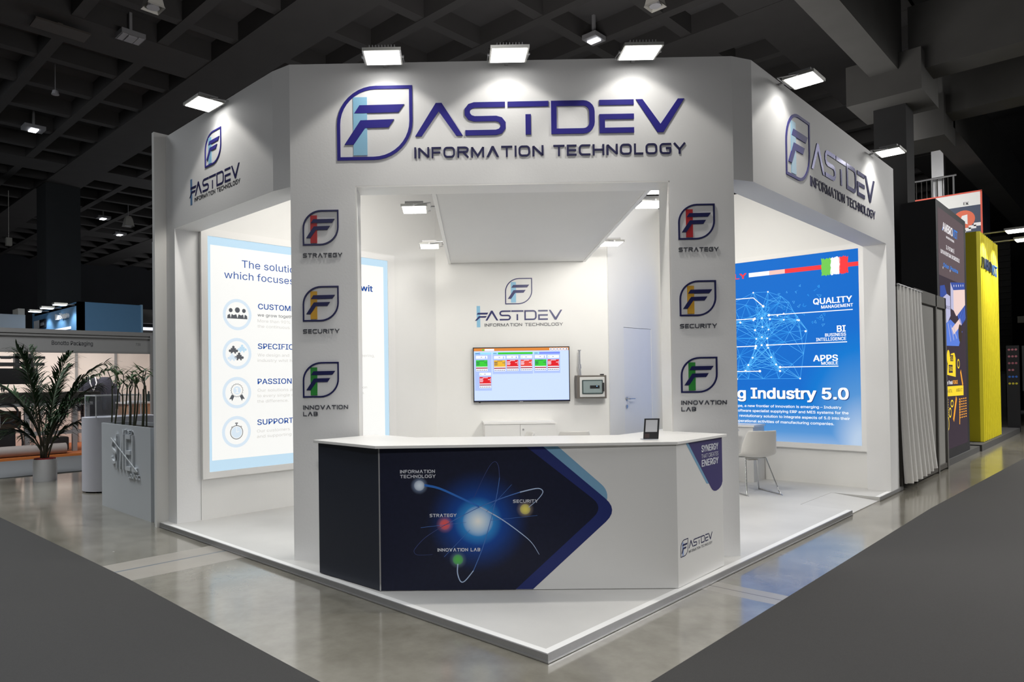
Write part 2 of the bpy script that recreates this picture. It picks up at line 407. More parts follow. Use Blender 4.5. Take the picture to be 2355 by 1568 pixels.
m = MB().plate(WORLD, [(-0.97,-6),(30,-6),(30,-1.25),(12.4,-0.69),(6.2,-0.518),(0.17,-0.502),(-0.97,-0.49)], 0.0005, 0.006)
tag(m.build('aisle_carpet', CARPET), 'dark grey aisle carpet filling the lower right corner', 'carpet')

CEIL = mat('charcoal_concrete_ceiling', (0.072, 0.070, 0.072), 0.9, var=0.15, scale=1.5, bump=0.2, bscale=8, spec=0.15)
RIB = mat('charcoal_concrete_ribs', (0.047, 0.045, 0.045), 0.9, var=0.15, scale=1.5, spec=0.15)
def ribs(c0, half, steps, lo, hi):
    per = 2*half + 2*1.16 + steps*1.755; out = []
    k = math.floor((lo-c0)/per)-1
    while c0+k*per < hi+per:
        c = c0+k*per; out.append((c-half, c+half)); x = c+half+1.16
        for i in range(steps+1): out.append((x-0.12, x+0.12)); x += 1.755
        k += 1
    return [(a, b) for a, b in out if a > lo and b < hi]
m = MB().box(-14, 46, -12, 46, 9.42, 9.6).m(1)
for a, b in ribs(5.3, 0.65, 2, -14, 46): m.box(a, b, -12, 46, 9.0 if b-a < 0.5 else 8.98, 9.42)
for a, b in ribs(13.69, 0.66, 4, -12, 46): m.box(-14, 46, a, b, 9.01 if b-a < 0.5 else 8.99, 9.42)
struct(m.build('ceiling', [CEIL, RIB], origin=(0,0,0)), 'dark coffered concrete hall ceiling')
HWALL = mat('dark_hall_cladding', (0.020, 0.021, 0.024), 0.9, var=0.2, scale=0.6, spec=0.1)
struct(MB().box(-14, 46, 45, 45.3, 0, 9.42).build('wall_left_far', HWALL), 'dark far wall of the hall')
struct(MB().box(45, 45.3, -12, 45, 0, 9.42).build('wall_right_far', HWALL), 'dark far wall of the hall')
BEAM = mat('dark_concrete_beam', (0.085, 0.083, 0.080), 0.85, var=0.15, scale=2, spec=0.2)
BEAMD = mat('darker_concrete', (0.035, 0.035, 0.036), 0.9, var=0.15, scale=2, spec=0.15)
def beam(n, *bs, label):
    mb = MB()
    for bx in bs: mb.box(*bx)
    return struct(mb.build(n, BEAM), label)
beam('trim_1', (0, 12.2, 0.9, 1.36, 7.0, 8.7), label='heavy dark beam above the right header')
beam('trim_2', (11.9, 13.3, 0.55, 1.75, 6.55, 7.3), label='square beam head above the right header')
beam('trim_3', (12.2, 12.9, -9, 0.8, 7.0, 8.2), label='heavy dark beam running to the right edge')
beam('trim_4', (15.0, 16.2, 0.75, 1.6, 6.5, 7.4), label='square beam head above the yellow tower')
beam('trim_5', (15.2, 15.9, -9, 0.8, 7.0, 8.2), label='dark beam running right behind the nearer one')
beam('trim_6', (16.0, 40, 0.75, 1.30, 6.9, 8.4), label='dark beam descending towards the far right')
struct(MB().box(2.0, 46, -12, 0.9, 8.7, 8.9).build('ceiling_deck', BEAMD), 'dark deck between the beams')
struct(MB().box(12.5, 13.1, 0.92, 1.45, 0, 6.55).build('trim_7', BEAMD), 'dark concrete column behind the black tower')
struct(MB().box(4.7, 5.9, 26.4, 27.6, 0, 8.98).build('trim_8', mat('dark_column', (0.022,0.025,0.028), 0.9, var=0.2, scale=1)), 'dark concrete column in the far left hall')

# hall fixtures under the ceiling
HLENS = mat('lit_lens', (0.9,0.9,0.9), 0.3, emit=(0.94,0.95,1.0), es=6.0)
HOFF = mat('unlit_lens', (0.34,0.34,0.36), 0.4, var=0.1)
FIX = mat('grey_fixture', (0.20,0.20,0.21), 0.5)
def hall_light_or_fill(x, y, label, on, s=0.55):
    t = thing('ceiling_light', label, 'ceiling light', (x, y, 8.84), group='square hall ceiling lights')
    MB().box(x-s/2, x+s/2, y-s*0.4, y+s*0.4, 8.86, 8.96).box(x-0.03, x+0.03, y-0.03, y+0.03, 8.96, 9.42).build('housing', FIX, t)
    MB().box(x-s*0.18, x+s*0.18, y-s*0.3, y+s*0.3, 8.835, 8.86).build('diffuser', HLENS if on else HOFF, t)
    if not on:
        for a_ in (-0.45, 0.22): MB().box(x+s*a_, x+s*(a_+0.23), y-s*0.34, y+s*0.34, 8.845, 8.86).build('reflector', HOFF, t)
k86 = lambda x, y: (-2.955+(x+2.955)*(8.86-1.5)/7.5, -2.234+(y+2.234)*(8.86-1.5)/7.5)
hall_light_or_fill(*k86(2.873, 13.233), 'unlit square ceiling light near the top left corner of the picture', False, 0.5)
hall_light_or_fill(*k86(2.883, 20.795), 'lit square ceiling light alone on the far left of the ceiling', True)
hall_light_or_fill(*k86(8.374, 31.281), 'lit ceiling light left of the white hanging bell, upper of the far pair', True)
hall_light_or_fill(*k86(10.235, 34.426), 'lit ceiling light below the white hanging bell, lower of the far pair', True)
hall_light_or_fill(*k86(10.445, 6.36), 'lit square ceiling light above the centre of the white header', True, 0.42)
def bell(x, y, z, s, label):
    t = thing('bell_lamp', label, 'pendant lamp', (x, y, z), group='unlit bell shaped hall lamps')
    prof = [(0.30,0),(0.27,0.06),(0.20,0.34),(0.13,0.46)]
    n = 4; vs = []; fs = []
    for r, h in prof: vs += [(x+s*r*math.cos(math.pi/4+k*math.pi/2), y+s*r*math.sin(math.pi/4+k*math.pi/2), z+s*h) for k in range(n)]
    for i in range(3):
        for k in range(n): fs.append((i*n+k, i*n+(k+1) % n, (i+1)*n+(k+1) % n, (i+1)*n+k))
    MB().add(vs, fs + [tuple(range(12, 16))]).build('shade', mat('pale_grey_shade', (0.42,0.41,0.38), 0.5), t)
    MB().cyl((x,y,z+0.1*s), (x,y,z+0.02*s), 0.13*s, 0.15*s, 12).build('lens', HOFF, t)
    MB().cyl((x,y,z+0.46*s), (x,y,9.42), 0.012, n=6).build('rod', FIX, t)
bell(2.093, 10.102, 8.15, 0.75, 'white bell lamp hanging at the top edge left of centre')
bell(8.383, 28.269, 8.15, 0.95, 'white bell lamp hanging between the two far lit ceiling lights')
bell(8.67, 3.927, 8.15, 0.7, 'white bell lamp hanging at the top edge right of centre')
tag(MB().box(1.05, 2.1, 13.35, 13.8, 8.86, 8.9).box(1.5, 1.6, 13.5, 13.6, 8.9, 9.42).build('ceiling_panel', mat('dim_panel', (0.06,0.052,0.046), 0.6)), 'unlit oblong ceiling panel at the top left', 'ceiling panel')
t_ = thing('ceiling_bulb', 'small white round bulb on the ceiling far left', 'bulb', (2.32, 16.65, 8.6))
MB().cyl((2.32,16.65,8.65), (2.32,16.65,8.75), 0.09, 0.06, 12).build('globe', HOFF, t_); MB().cyl((2.32,16.65,8.75),(2.32,16.65,9.42),0.01,n=6).build('rod', FIX, t_)
tag(MB().box(3.9, 4.1, 28.6, 28.8, 6.85, 7.15).cyl((4.0,28.7,7.15),(4.0,28.7,9.0),0.01,n=6).build('wall_box', mat('pale_box', (0.3,0.29,0.26), 0.6)), 'small pale box high up at the far left edge', 'box')

# ================================================================== the stand: platform
STF = mat('light_grey_stand_floor', (0.55, 0.545, 0.53), 0.42, var=0.16, scale=1.6, bump=0.06, bscale=25, spec=0.4)
EDGE = mat('white_edge_strip', (0.78, 0.78, 0.77), 0.4, var=0.01)
t = thing('raised_platform', 'low light grey stand floor with white edged aluminium rim', 'platform', (0,0,0))
out = [(0,0),(5.278,0),(5.278,0.505),(6.346,0.505),(6.346,0),(7.42,0),(7.42,4.95),(0,4.95)]
MB().plate(WORLD, out, 0.001, HP).build('deck', STF, t)
F0 = Frame((0,0,HP), (1,0,0), (0,1,0), (0,0,1))
MB().plate(F0, [(0,0),(5.278,0),(5.278,0.045),(0.045,0.045),(0.045,4.7),(0,4.7)], 0.0008).plate(F0, [(6.346,0),(7.42,0),(7.42,0.045),(6.346,0.045)], 0.0008).build('edge_strip', EDGE, t)
for nm, bs in (('rim', [(-0.008, 0, 0, 4.93, 0.010, HP-0.001)]), ('rim', [(-0.008, 5.278, -0.008, 0, 0.010, HP-0.001), (6.346, 7.42, -0.008, 0, 0.010, HP-0.001)])):
    r = MB()
    for bx in bs: r.box(*bx)
    r.build(nm, ALUD, t)
MB().box(-0.012, 0, 0, 4.93, 0.003, 0.012).build('rim_lip', ALU, t); MB().box(-0.012, 5.278, -0.012, 0, 0.003, 0.012).build('rim_lip', ALU, t)
rp = [(5.285,0.012,0.001),(6.339,0.012,0.001),(6.339,0.50,0.001),(5.285,0.50,0.001),(5.285,0.012,0.008),(6.339,0.012,0.008),(6.339,0.50,HP),(5.285,0.50,HP)]
MB().add(rp, [(0,3,2,1),(4,5,6,7),(0,1,5,4),(1,2,6,5),(2,3,7,6),(3,0,4,7)]).build('ramp', STF, t)

# ================================================================== entrance portal (the facade across the corner)
t = thing('entrance_portal', 'white entrance portal with big blue raised letters across the corner', 'portal', (FD(0,0).x, FD(0,0).y, HP))
P0, P1, P2, P3 = -1.751, -1.228, 1.2995, 1.810
MB().fbox(FD, P0, P1, HP, HT, -0.248, 0).build('pillar', FACADE, t)
MB().fbox(FD, P2, P3, HP, HT, -0.248, 0).build('pillar', FACADE, t)
MB().fbox(FD, P1, P2, HO, HT, -0.248, -0.0006).build('header', FACADE, t)
# reveal lining of the opening
MB().fbox(FD, P1, P1+0.012, HP, HO, -0.249, -0.001).fbox(FD, P2-0.012, P2, HP, HO, -0.249, -0.001).fbox(FD, P1, P2, HO-0.012, HO, -0.249, -0.001).build('opening_lining', LAM, t)
emblem(t, FD, -1.368, -0.757, 3.262, 3.862, SKY, th=0.007, t=0.026)
tech(MB(), FD, 'ASTDEV', -0.737, 1.426, 3.446, 0.268, 0.043, 0.0005, 0.007, logo=True, widths=[110,96,94,100,79,111], gap=[4,4,6,11,5]).build('name_lettering', NAVY, t)
for q_ in tech(None, FD, 'INFORMATION TECHNOLOGY', -0.746, 1.43, 3.270, 0.088, 0.0150, 0.0005, 0.006): q_.build('tagline_lettering', GREYL, t)
RED = mat('red_acrylic', srgb(176, 36, 42), 0.35); AMB = mat('amber_acrylic', srgb(206, 156, 46), 0.35); GRN = mat('green_acrylic', srgb(46, 138, 58), 0.35)
NAVYD = mat('dark_navy_acrylic', srgb(30, 32, 82), 0.3); GREYT = mat('slate_letters', srgb(78, 80, 88), 0.35)
for x0 in (-1.655, 1.360):
    dx = (lambda y: x0 + (0.0 if x0 > 0 else -0.012*(2.6-y)/1.3))
    for y0, bm, words in ((2.579, RED, ['STRATEGY']), (1.966, AMB, ['SECURITY']), (1.354, GRN, ['INNOVATION', 'LAB'])):
        x = dx(y0)
        emblem(t, FD, x, x+0.292, y0, y0+0.285, bm, th=0.010, linemat=NAVYD, markmat=NAVYD, t=0.026)
        mb = MB()
        for i, wd in enumerate(words):
            wl = {'STRATEGY':0.318, 'SECURITY':0.294, 'INNOVATION':0.362, 'LAB':0.118}[wd]
            tech(mb, FD, wd, x+0.0, x+wl, y0-0.098-i*0.052+ (0.002), 0.034, 0.0062, 0.0005, 0.008)
        mb.build('caption_lettering', GREYT, t)

# ================================================================== side frames
def wing(F, a, b, h0, h1, d, mat_, name, parent): MB().fbox(F, a, b, h0, h1, -d, 0).build(name, mat_, parent)
t = thing('side_frame', 'white frame of the left opening with a blue logo on its header', 'frame', (0.2, 4.8, HP))
FLd = 0.2584
MB().fbox(FL, -4.91, -2.8013, HO, HT, -FLd, 0).build('header', FACADE, t)
MB().fbox(FL, -4.91, -4.7077, HP, HO, -FLd, 0).build('pillar', FACADE, t)
a0, a1 = FD(P0, 0), V((0.0864, 2.8013, 0))
def chamfer(pa, pb, back, name, parent):
    poly = [(pa.x, pa.y), (pb.x, pb.y), (back[0].x, back[0].y), (back[1].x, back[1].y)]
    MB().plate(WORLD, poly, HO, HT).build(name, FACADE, parent)
chamfer(a0, a1, (V((0.345, 2.8013, 0)), FD(P0, 0, -0.248)), 'corner_panel', t)
MB().box(-0.035, 0.5, 4.912, 4.965, 0.0, 4.075).build('end_panel', WALL, t)
emblem(t, FL, -4.012, -3.688, 3.520, 3.832, SKY, th=0.007, t=0.026)
k = (4.357-3.356)/(1.106+0.105)                      # stacked logo: the mark stands for the first letter
def stacked(parent, F, x0, x1, y0, h, tagy, tagh, barx, bary, lm, tm, bmat, z0, th):
    sp = x1-x0; z1 = z0+th if th else None
    fx = lambda px: x0 + (px-520)/683.0*sp
    MB().plate(F, [(fx(535), bary[0]), (fx(562), bary[0]), (fx(562), bary[1]), (fx(535), bary[1])], z0+0.0004, z0+th*0.6 if th else None).build('letter_bar', bmat, parent)
    mb = MB()
    X0, X1 = fx(520), fx(625); g = lambda u, v: (X0+u*(X1-X0), y0+v*h)
    mb.plate(F, [g(.14,.62),(g(.23,.80)),(g(1.0,.80)),(g(.92,.62))], z0+0.0008, z1)
    mb.plate(F, [g(0,0),g(.14,0),g(.38,.30),g(.80,.30),g(.90,.46),g(.30,.46)], z0+0.0008, z1)
    tech(mb, F, 'ASTDEV', fx(603), x1, y0, h, h*0.15, z0+0.0006, z1, logo=True, widths=[100,90,95,96,75,105], gap=[9,3,7,12,8])
    mb.build('name_lettering', lm, parent)
    for q_ in tech(None, F, 'INFORMATION TECHNOLOGY', fx(597), fx(1207), tagy, tagh, tagh*0.15, z0+0.0006, z1): q_.build('tagline_lettering', tm, parent)
stacked(t, FL, -4.357, -3.356, 3.300, 0.125, 3.243, 0.040, None, (3.225, 3.478), mat('dark_navy_letters', srgb(34,34,84), 0.3), mat('near_black_letters', srgb(28,28,40), 0.35), mat('steel_blue_bar', srgb(88,128,172), 0.35), 0.0, 0.002)

t = thing('side_frame', 'white frame of the right opening with a shiny letter sign on its header', 'frame', (7.0, 0.1, HP))
MB().fbox(FR, 2.8265, 7.2699, HO, HT, -0.25, 0).build('header', FACADE, t)
MB().fbox(FR, 6.8637, 7.2699, HP, HO, -0.25, 0).build('pillar', FACADE, t)
a0, a1 = FD(P3, 0), V((2.8265, 0, 0))
chamfer(a0, a1, (V((2.8265, 0.25, 0)), FD(P3, 0, -0.248)), 'corner_panel', t)
emblem(t, FR, 3.560, 4.190, 3.262, 3.868, SKY, th=0.007, t=0.026)
GLOSS = mat('mirror_blue_letters', srgb(86, 86, 124), 0.26, 0.8, spec=0.8)
tech(MB(), FR, 'ASTDEV', 4.217, 6.386, 3.446, 0.276, 0.043, 0.0005, 0.007, logo=True, widths=[110,96,94,100,79,111], gap=[4,4,6,11,5]).build('name_lettering', GLOSS, t)
for q_ in tech(None, FR, 'INFORMATION TECHNOLOGY', 4.19, 6.39, 3.275, 0.096, 0.0150, 0.0005, 0.006): q_.build('tagline_lettering', GREYL, t)

# ================================================================== inner walls of the stand
struct(MB().box(0.346, 4.6, 4.700, 4.80, HP, HT-0.005).build('wall_left', WALL), 'white left wall of the stand')
struct(MB().box(6.970, 7.06, 0.252, 3.1, HP, HT-0.005).build('wall_right', WALL), 'white right wall of the stand')
struct(MB().fbox(FT, -0.686, 1.732, HP, HT-0.005, -0.07, 0).build('wall_rear', WALL), 'white rear wall carrying the television')
x5 = FT(1.732, 0).x + 0.05
DX0, DX1, DZ = 5.876, 6.660, 2.187
m = MB().box(x5-0.03, DX0, 3.017, 3.08, HP, HT-0.005).box(DX1, 6.970, 3.017, 3.08, HP, HT-0.005).box(DX0, DX1, 3.017, 3.08, DZ, HT-0.005)
struct(m.build('wall_side', WALL), 'short white wall holding the storage door')
d = struct(MB().box(DX0+0.004, DX1-0.003, 3.022, 3.06, HP+0.006, DZ-0.005).build('door_1', mat('door_leaf', (0.765,0.77,0.785), 0.5, var=0.01)), 'white storage room door')
h_ = MB().cyl((5.93,3.022,1.165),(5.93,2.965,1.165),0.010,n=10).tube([(5.93,2.968,1.165),(5.96,2.966,1.166),(6.07,2.966,1.163)],0.009,10)
h_.build('door_handle', CHROME, d); MB().cyl((5.93,3.022,1.165),(5.93,3.012,1.165),0.026,n=16).build('handle_rose', ALU, d)
MB().cyl((5.93,3.022,1.055),(5.93,3.010,1.055),0.024,n=16).build('lock_rose', ALU, d)
# hanging canopy over the middle of the stand
def DS(tt, sm): q = diag(sm*R2)(tt, 0); return (q.x, q.y)
can = [DS(-0.585, 3.09), DS(1.215, 3.09), DS(1.395, 8.44), DS(-0.43, 8.44)]
t = thing('ceiling_canopy', 'flat white canopy slab spanning from the portal to the rear wall', 'canopy', (3.2, 2.6, 3.085))
MB().plate(WORLD, can, 3.085, 3.20).build('slab', mat('canopy_board', (0.74,0.735,0.72), 0.6, var=0.015, scale=2), t)
MB().plate(WORLD, [DS(-0.62,3.09), DS(-0.585,3.09), DS(-0.43,8.44), DS(-0.465,8.44)], 3.075, 3.22).plate(WORLD, [DS(1.215,3.09), DS(1.25,3.09), DS(1.43,8.44), DS(1.395,8.44)], 3.075, 3.22).build('edge_profile', LAM, t)

# ================================================================== floodlights of the stand
LENS = mat('flood_lens', (1,1,1), 0.3, emit=(1.0, 0.985, 0.95), es=5.5)
GLASSY = mat('flood_rim', (0.55,0.55,0.52), 0.25, 0.6)
def floodlight(label, pos, out, group, power=0, arm=0.12, sx=0.28, sy=0.235, rise=0.07, tilt=22, angle=114, blend=0.2, first=[None], aim=None, soft=1.5):
    """pos = centre of the lens; out = unit vector away from the wall that carries it"""
    rz = math.atan2(-out[0], out[1])
    if first[0] is None:
        t = thing('floodlight', label, 'floodlight', pos, rz, group, local=True); first[0] = t
        MB().box(-sx/2-0.008, sx/2+0.008, -sy/2-0.008, sy/2+0.008, 0.002, 0.026).box(-sx/2+0.03, sx/2-0.03, -sy/2+0.03, sy/2-0.03, 0.026, 0.045).build('housing', GLASSY, t)
        fin = MB()
        for i in range(9): fin.box(-sx/2+0.04+i*0.024, -sx/2+0.046+i*0.024, -sy/2+0.03, sy/2-0.03, 0.045, 0.062)
        fin.build('heat_sink', ALUD, t)
        MB().box(-sx/2+0.006, sx/2-0.006, -sy/2+0.006, sy/2-0.006, -0.002, 0.002).build('lens', LENS, t)
        MB().tube([(-sx/2-0.016,0.0,0.012),(-sx/2-0.016,-sy/2-0.04,0.03),(sx/2+0.016,-sy/2-0.04,0.03),(sx/2+0.016,0.0,0.012)], 0.006, 6).build('yoke', ALU, t)
        for s_ in (-1, 1): MB().cyl((s_*(sx/2+0.008),0,0.012),(s_*(sx/2+0.024),0,0.012),0.010,n=8).build('knob', ALU, t)
        MB().box(-0.015, 0.015, -sy/2-0.13, -sy/2-0.036, 0.024, 0.036).build('arm', ALUD, t)
    else:
        t = copy_tree(first[0]); t.location = pos; t.rotation_euler = (0, 0, rz); t['label'] = label; t['group'] = group
        t['_b'] = list(pos)
    if power:
        dv = V((-out[0]*math.sin(math.radians(tilt)), -out[1]*math.sin(math.radians(tilt)), -math.cos(math.radians(tilt))))
        if aim: dv = V(aim)
        spot_light('flood_beam', V(pos)+V((0,0,-0.03 if not aim else -0.055)), dv, power, angle, blend, 0.05, WARM, soft=soft)
    return t
OD = (-R2, -R2, 0)
def onf(tt, out, z): q = FD(tt, z, out); return (q.x, q.y, z)
G1 = 'floodlights along the headers'
floodlight('square floodlight lighting the leaf emblem on the portal header', onf(-0.972, 0.222, 3.985), OD, G1, 74)
floodlight('square floodlight above the middle of the portal header', onf(0.003, 0.222, 3.985), OD, G1, 74)
floodlight('square floodlight above the last letters of the portal header', onf(1.015, 0.222, 3.985), OD, G1, 74)
floodlight('square floodlight on the left side header', (-0.085, 3.68, 3.985), (-1,0,0), G1, 74)
floodlight('square floodlight on the right side header beside the leaf emblem', (3.42, -0.205, 3.985), (0,-1,0), G1, 74)
floodlight('square floodlight at the far end of the right side header', (6.245, -0.20, 3.985), (0,-1,0), G1, 74)
G2 = 'floodlights along the canopy edges'
def inn(tt, sm, z=3.13): q = DS(tt, sm); return (q[0], q[1], z)
OL, ORr = (-R2, R2, 0), (R2, -R2, 0)
floodlight('floodlight on the left canopy edge nearer the portal', inn(-0.80, 4.34), OL, G2, 35, angle=160, blend=0.8, aim=(0.1,0.5,-1))
floodlight('floodlight on the left canopy edge nearer the rear wall', inn(-0.70, 7.03), OL, G2, 26, angle=165, blend=0.7, aim=(0.7,0.35,-1))
floodlight('floodlight on the right canopy edge nearer the rear wall', inn(1.56, 7.06), ORr, G2, 35, angle=165, blend=0.7, aim=(0.7,0.3,-1))
floodlight('floodlight on the right canopy edge just inside the portal, lower one', inn(1.47, 4.27), ORr, G2, 120, angle=160, blend=0.8, aim=(1.0,0.45,-0.8))
floodlight('floodlight tucked behind the portal header top right, upper one', inn(1.44, 3.68, 3.16), ORr, G2, 58, angle=160, blend=0.8, aim=(1.0,0.3,-0.8))

# ================================================================== light boxes
LB_W = glow('backlit_white', (246, 246, 243), 0.92); LB_B = glow('backlit_pale_blue', (190, 218, 236), 0.95)
LB_T = glow('backlit_blue_text', (40, 84, 165), 0.8); LB_G = glow('backlit_grey_text', (204, 202, 200), 0.95); LB_D = glow('backlit_dark', (95, 98, 104), 0.8)
LB_R = glow('backlit_ring', (212, 226, 238), 0.95); LB_K = glow('backlit_black_text', (70, 72, 80), 0.8)
t = thing('lightbox', 'tall white backlit poster with blue headings on the left wall', 'lightbox', (1.65, 4.68, 0.48))
FP = FY(4.672)
fr = MB().fbox(FP, 0.346, 3.0, 0.475, 0.543, -0.03, 0.012).fbox(FP, 0.346, 3.0, 3.024, 3.10, -0.03, 0.012).fbox(FP, 0.346, 0.418, 0.543, 3.024, -0.03, 0.012).fbox(FP, 2.888, 3.0, 0.543, 3.024, -0.03, 0.012)
fr.build('frame', LAM, t)
p = MB().m(0).rect(FP, 0.418, 2.888, 0.543, 3.024, 0.0)
p.m(1).rect(FP, 0.452, 2.819, 0.66, 2.935, 0.001)
p.m(2).text(FP, 'The solution', 0.815, 2.729, 0.080, 0.002, x1=1.56).text(FP, 'which focuses', 0.608, 2.597, 0.078, 0.002, x1=1.475).text(FP, 'wit', 2.443, 2.604, 0.074, 0.002, x1=2.641, bold=0.022)
p.text(FP, ',', 2.43, 2.735, 0.07, 0.002)
for body, x, y, x1 in (('CUSTOMER', 1.008, 2.288, 1.55), ('SPECIFIC', 1.001, 1.846, 1.46), ('PASSION', 0.993, 1.455, 1.43), ('SUPPORT', 0.984, 1.005, 1.445)):
    p.text(FP, body, x, y, 0.059, 0.002, x1=x1, bold=0.013)
p.m(6).text(FP, 'we grow together', 1.001, 2.206, 0.034, 0.002, x1=1.51)
p.m(3)
for body, x, y, x1 in (('More than 90%', 1.0, 2.141, 1.42), ('the continuous', 1.0, 2.081, 1.41), ('We design and', 0.996, 1.762, 1.40), ('industry whit hi', 0.995, 1.702, 1.455), ('Our solutions are', 0.992, 1.371, 1.50), ('to every single c', 0.987, 1.31, 1.455), ('the difference.', 0.986, 1.249, 1.385), ('Our customers', 0.98, 0.921, 1.40), ('and supporting', 0.98, 0.861, 1.42), ('ineering,', 2.39, 1.774, 2.658), ('tion', 2.42, 1.377, 2.53), ('es.', 2.42, 1.309, 2.49)):
    p.text(FP, body, x, y, 0.033, 0.002, x1=x1)
def ring(p, cx, cy, r, t_, mi, z=0.002): p.m(mi).strip(FP, [(cx+(r-t_/2)*math.cos(2*math.pi*i/32), cy+(r-t_/2)*math.sin(2*math.pi*i/32)) for i in range(32)], t_, z, None, True)
for cx, cy in ((0.757,2.212),(0.751,1.789),(0.744,1.368),(0.735,0.946)): ring(p, cx, cy, 0.170, 0.034, 5)
cx, cy = 0.757, 2.222                                # three people
p.m(4)
for dx, s_, z_ in ((-0.078,0.8,0.002),(0.078,0.8,0.002),(0,1.05,0.003)):
    p.disc(FP, cx+dx, cy+0.018+0.02*s_, 0.028*s_, z_)
    p.plate(FP, [(cx+dx-0.052*s_,cy-0.055),(cx+dx+0.052*s_,cy-0.055),(cx+dx+0.046*s_,cy-0.02),(cx+dx+0.02*s_,cy-0.008),(cx+dx-0.02*s_,cy-0.008),(cx+dx-0.046*s_,cy-0.02)], z_)
    p.m(1).plate(FP, [(cx+dx-0.012*s_,cy-0.008),(cx+dx,cy-0.05),(cx+dx+0.012*s_,cy-0.008)], z_+0.0005); p.m(4)
cx, cy = 0.751, 1.789                                # four jigsaw pieces
for dx, dy, mi in ((-0.045,0.03,4),(0.022,-0.042,4),(0.058,0.045,0),(-0.06,-0.05,5)):
    p.m(mi).rect(FP, cx+dx-0.03, cx+dx+0.03, cy+dy-0.03, cy+dy+0.03, 0.002)
    for a, b in ((0.04,0),(-0.04,0),(0,0.04)): p.disc(FP, cx+dx+a, cy+dy+b, 0.015, 0.0025, 12)
    p.m(1).disc(FP, cx+dx, cy+dy-0.026, 0.013, 0.003, 12)
cx, cy = 0.744, 1.372                                # rosette with ribbons
p.m(4)
for s_ in (-1, 1): p.plate(FP, [(cx+s_*0.03,cy-0.04),(cx+s_*0.062,cy-0.025),(cx+s_*0.092,cy-0.075),(cx+s_*0.066,cy-0.072),(cx+s_*0.058,cy-0.095)], 0.002)
sc_ = lambda r1, r2: [(cx+(r1 if i % 2 else r2)*math.cos(math.pi*i/18), cy+0.02+(r1 if i % 2 else r2)*math.sin(math.pi*i/18)) for i in range(36)]
p.m(4).plate(FP, sc_(0.066,0.076), 0.0025); p.m(1).plate(FP, sc_(0.061,0.070), 0.003); p.m(5).disc(FP, cx, cy+0.02, 0.045, 0.0035); p.m(1).text(FP, '1', cx, cy-0.008, 0.055, 0.004, bold=0.03, align='C')
cx, cy = 0.735, 0.946                                # stopwatch
ring(p, cx, cy-0.006, 0.076, 0.007, 4); p.m(5).disc(FP, cx, cy-0.006, 0.062, 0.002)
p.m(4).rect(FP, cx-0.006, cx+0.006, cy+0.07, cy+0.085, 0.002).rect(FP, cx-0.016, cx+0.016, cy+0.087, cy+0.098, 0.002)
for s_ in (-1, 1): p.strip(FP, [(cx+s_*0.048,cy+0.06),(cx+s_*0.062,cy+0.049)], 0.006, 0.002)
p.m(1).strip(FP, [(cx,cy-0.006),(cx,cy+0.05)], 0.006, 0.0025).strip(FP, [(cx,cy-0.006),(cx+0.03,cy+0.004)], 0.006, 0.0025)
p.build('printed_panel', [LB_B, LB_W, LB_T, LB_G, LB_D, LB_R, LB_K], t)

def blue_print():
    m = bpy.data.materials.new('backlit_blue_print'); m.use_nodes = True; nt = m.node_tree; N, Lk = nt.nodes, nt.links
    b = N['Principled BSDF']; tc = N.new('ShaderNodeTexCoord'); sp = N.new('ShaderNodeSeparateXYZ'); Lk.new(tc.outputs['Object'], sp.inputs[0])
    def ma(op, a, bb=None):
        n = N.new('ShaderNodeMath'); n.operation = op; n.use_clamp = op in ('MULTIPLY_ADD',)
        for i, q in enumerate((a, bb)):
            if q is None: continue
            if isinstance(q, (int, float)): n.inputs[i].default_value = q
            else: Lk.new(q, n.inputs[i])
        return n.outputs[0]
    Y, Z = sp.outputs[1], sp.outputs[2]              # object origin at (Y 0.32, z 0.58); the print pales to its lower right
    dx, dz = ma('MULTIPLY', ma('MAXIMUM', Y, 0.0), 1.15), ma('MULTIPLY', ma('MAXIMUM', Z, 0.0), 0.62)
    dd = ma('SQRT', ma('ADD', ma('MULTIPLY', dx, dx), ma('MULTIPLY', dz, dz)))
    d2 = ma('MINIMUM', dd, ma('ADD', ma('MULTIPLY', Z, 0.9), 0.28))
    cr = N.new('ShaderNodeValToRGB'); e = cr.color_ramp
    e.elements[0].position = 0.10; e.elements[0].color = (*srgb(188, 208, 232), 1); e.elements[1].position = 0.75; e.elements[1].color = (*srgb(0, 120, 212), 1)
    q = e.elements.new(0.40); q.color = (*srgb(88, 150, 214), 1)
    q = e.elements.new(0.95); q.color = (*srgb(8, 106, 206), 1)
    Lk.new(d2, cr.inputs['Fac'])
    Lk.new(cr.outputs['Color'], b.inputs['Emission Color']); b.inputs['Emission Strength'].default_value = 0.95
    b.inputs['Base Color'].default_value = (0.01, 0.03, 0.06, 1); b.inputs['Roughness'].default_value = 0.75; b.inputs['Specular IOR Level'].default_value = 0.1
    return m
t = thing('lightbox', 'tall blue backlit poster with a network figure on the right wall', 'lightbox', (6.95, 0.32, 0.58))
FB = FX(6.938)
fr = MB().fbox(FB, -2.90, -0.262, 0.508, 0.578, -0.031, 0.012).fbox(FB, -2.90, -0.262, 3.056, 3.12, -0.031, 0.012).fbox(FB, -0.318, -0.262, 0.578, 3.056, -0.031, 0.012).fbox(FB, -2.90, -2.80, 0.578, 3.056, -0.031, 0.012)
fr.build('frame', LAM, t)
MB().rect(FB, -2.80, -0.318, 0.578, 3.056, 0.0).build('printed_panel', blue_print(), t)
PW_ = glow('poster_white', (250, 250, 250), 1.0); PR_ = glow('poster_red', (240, 62, 66), 1.0); PRP = glow('poster_pale_red', (248, 190, 180), 1.0)
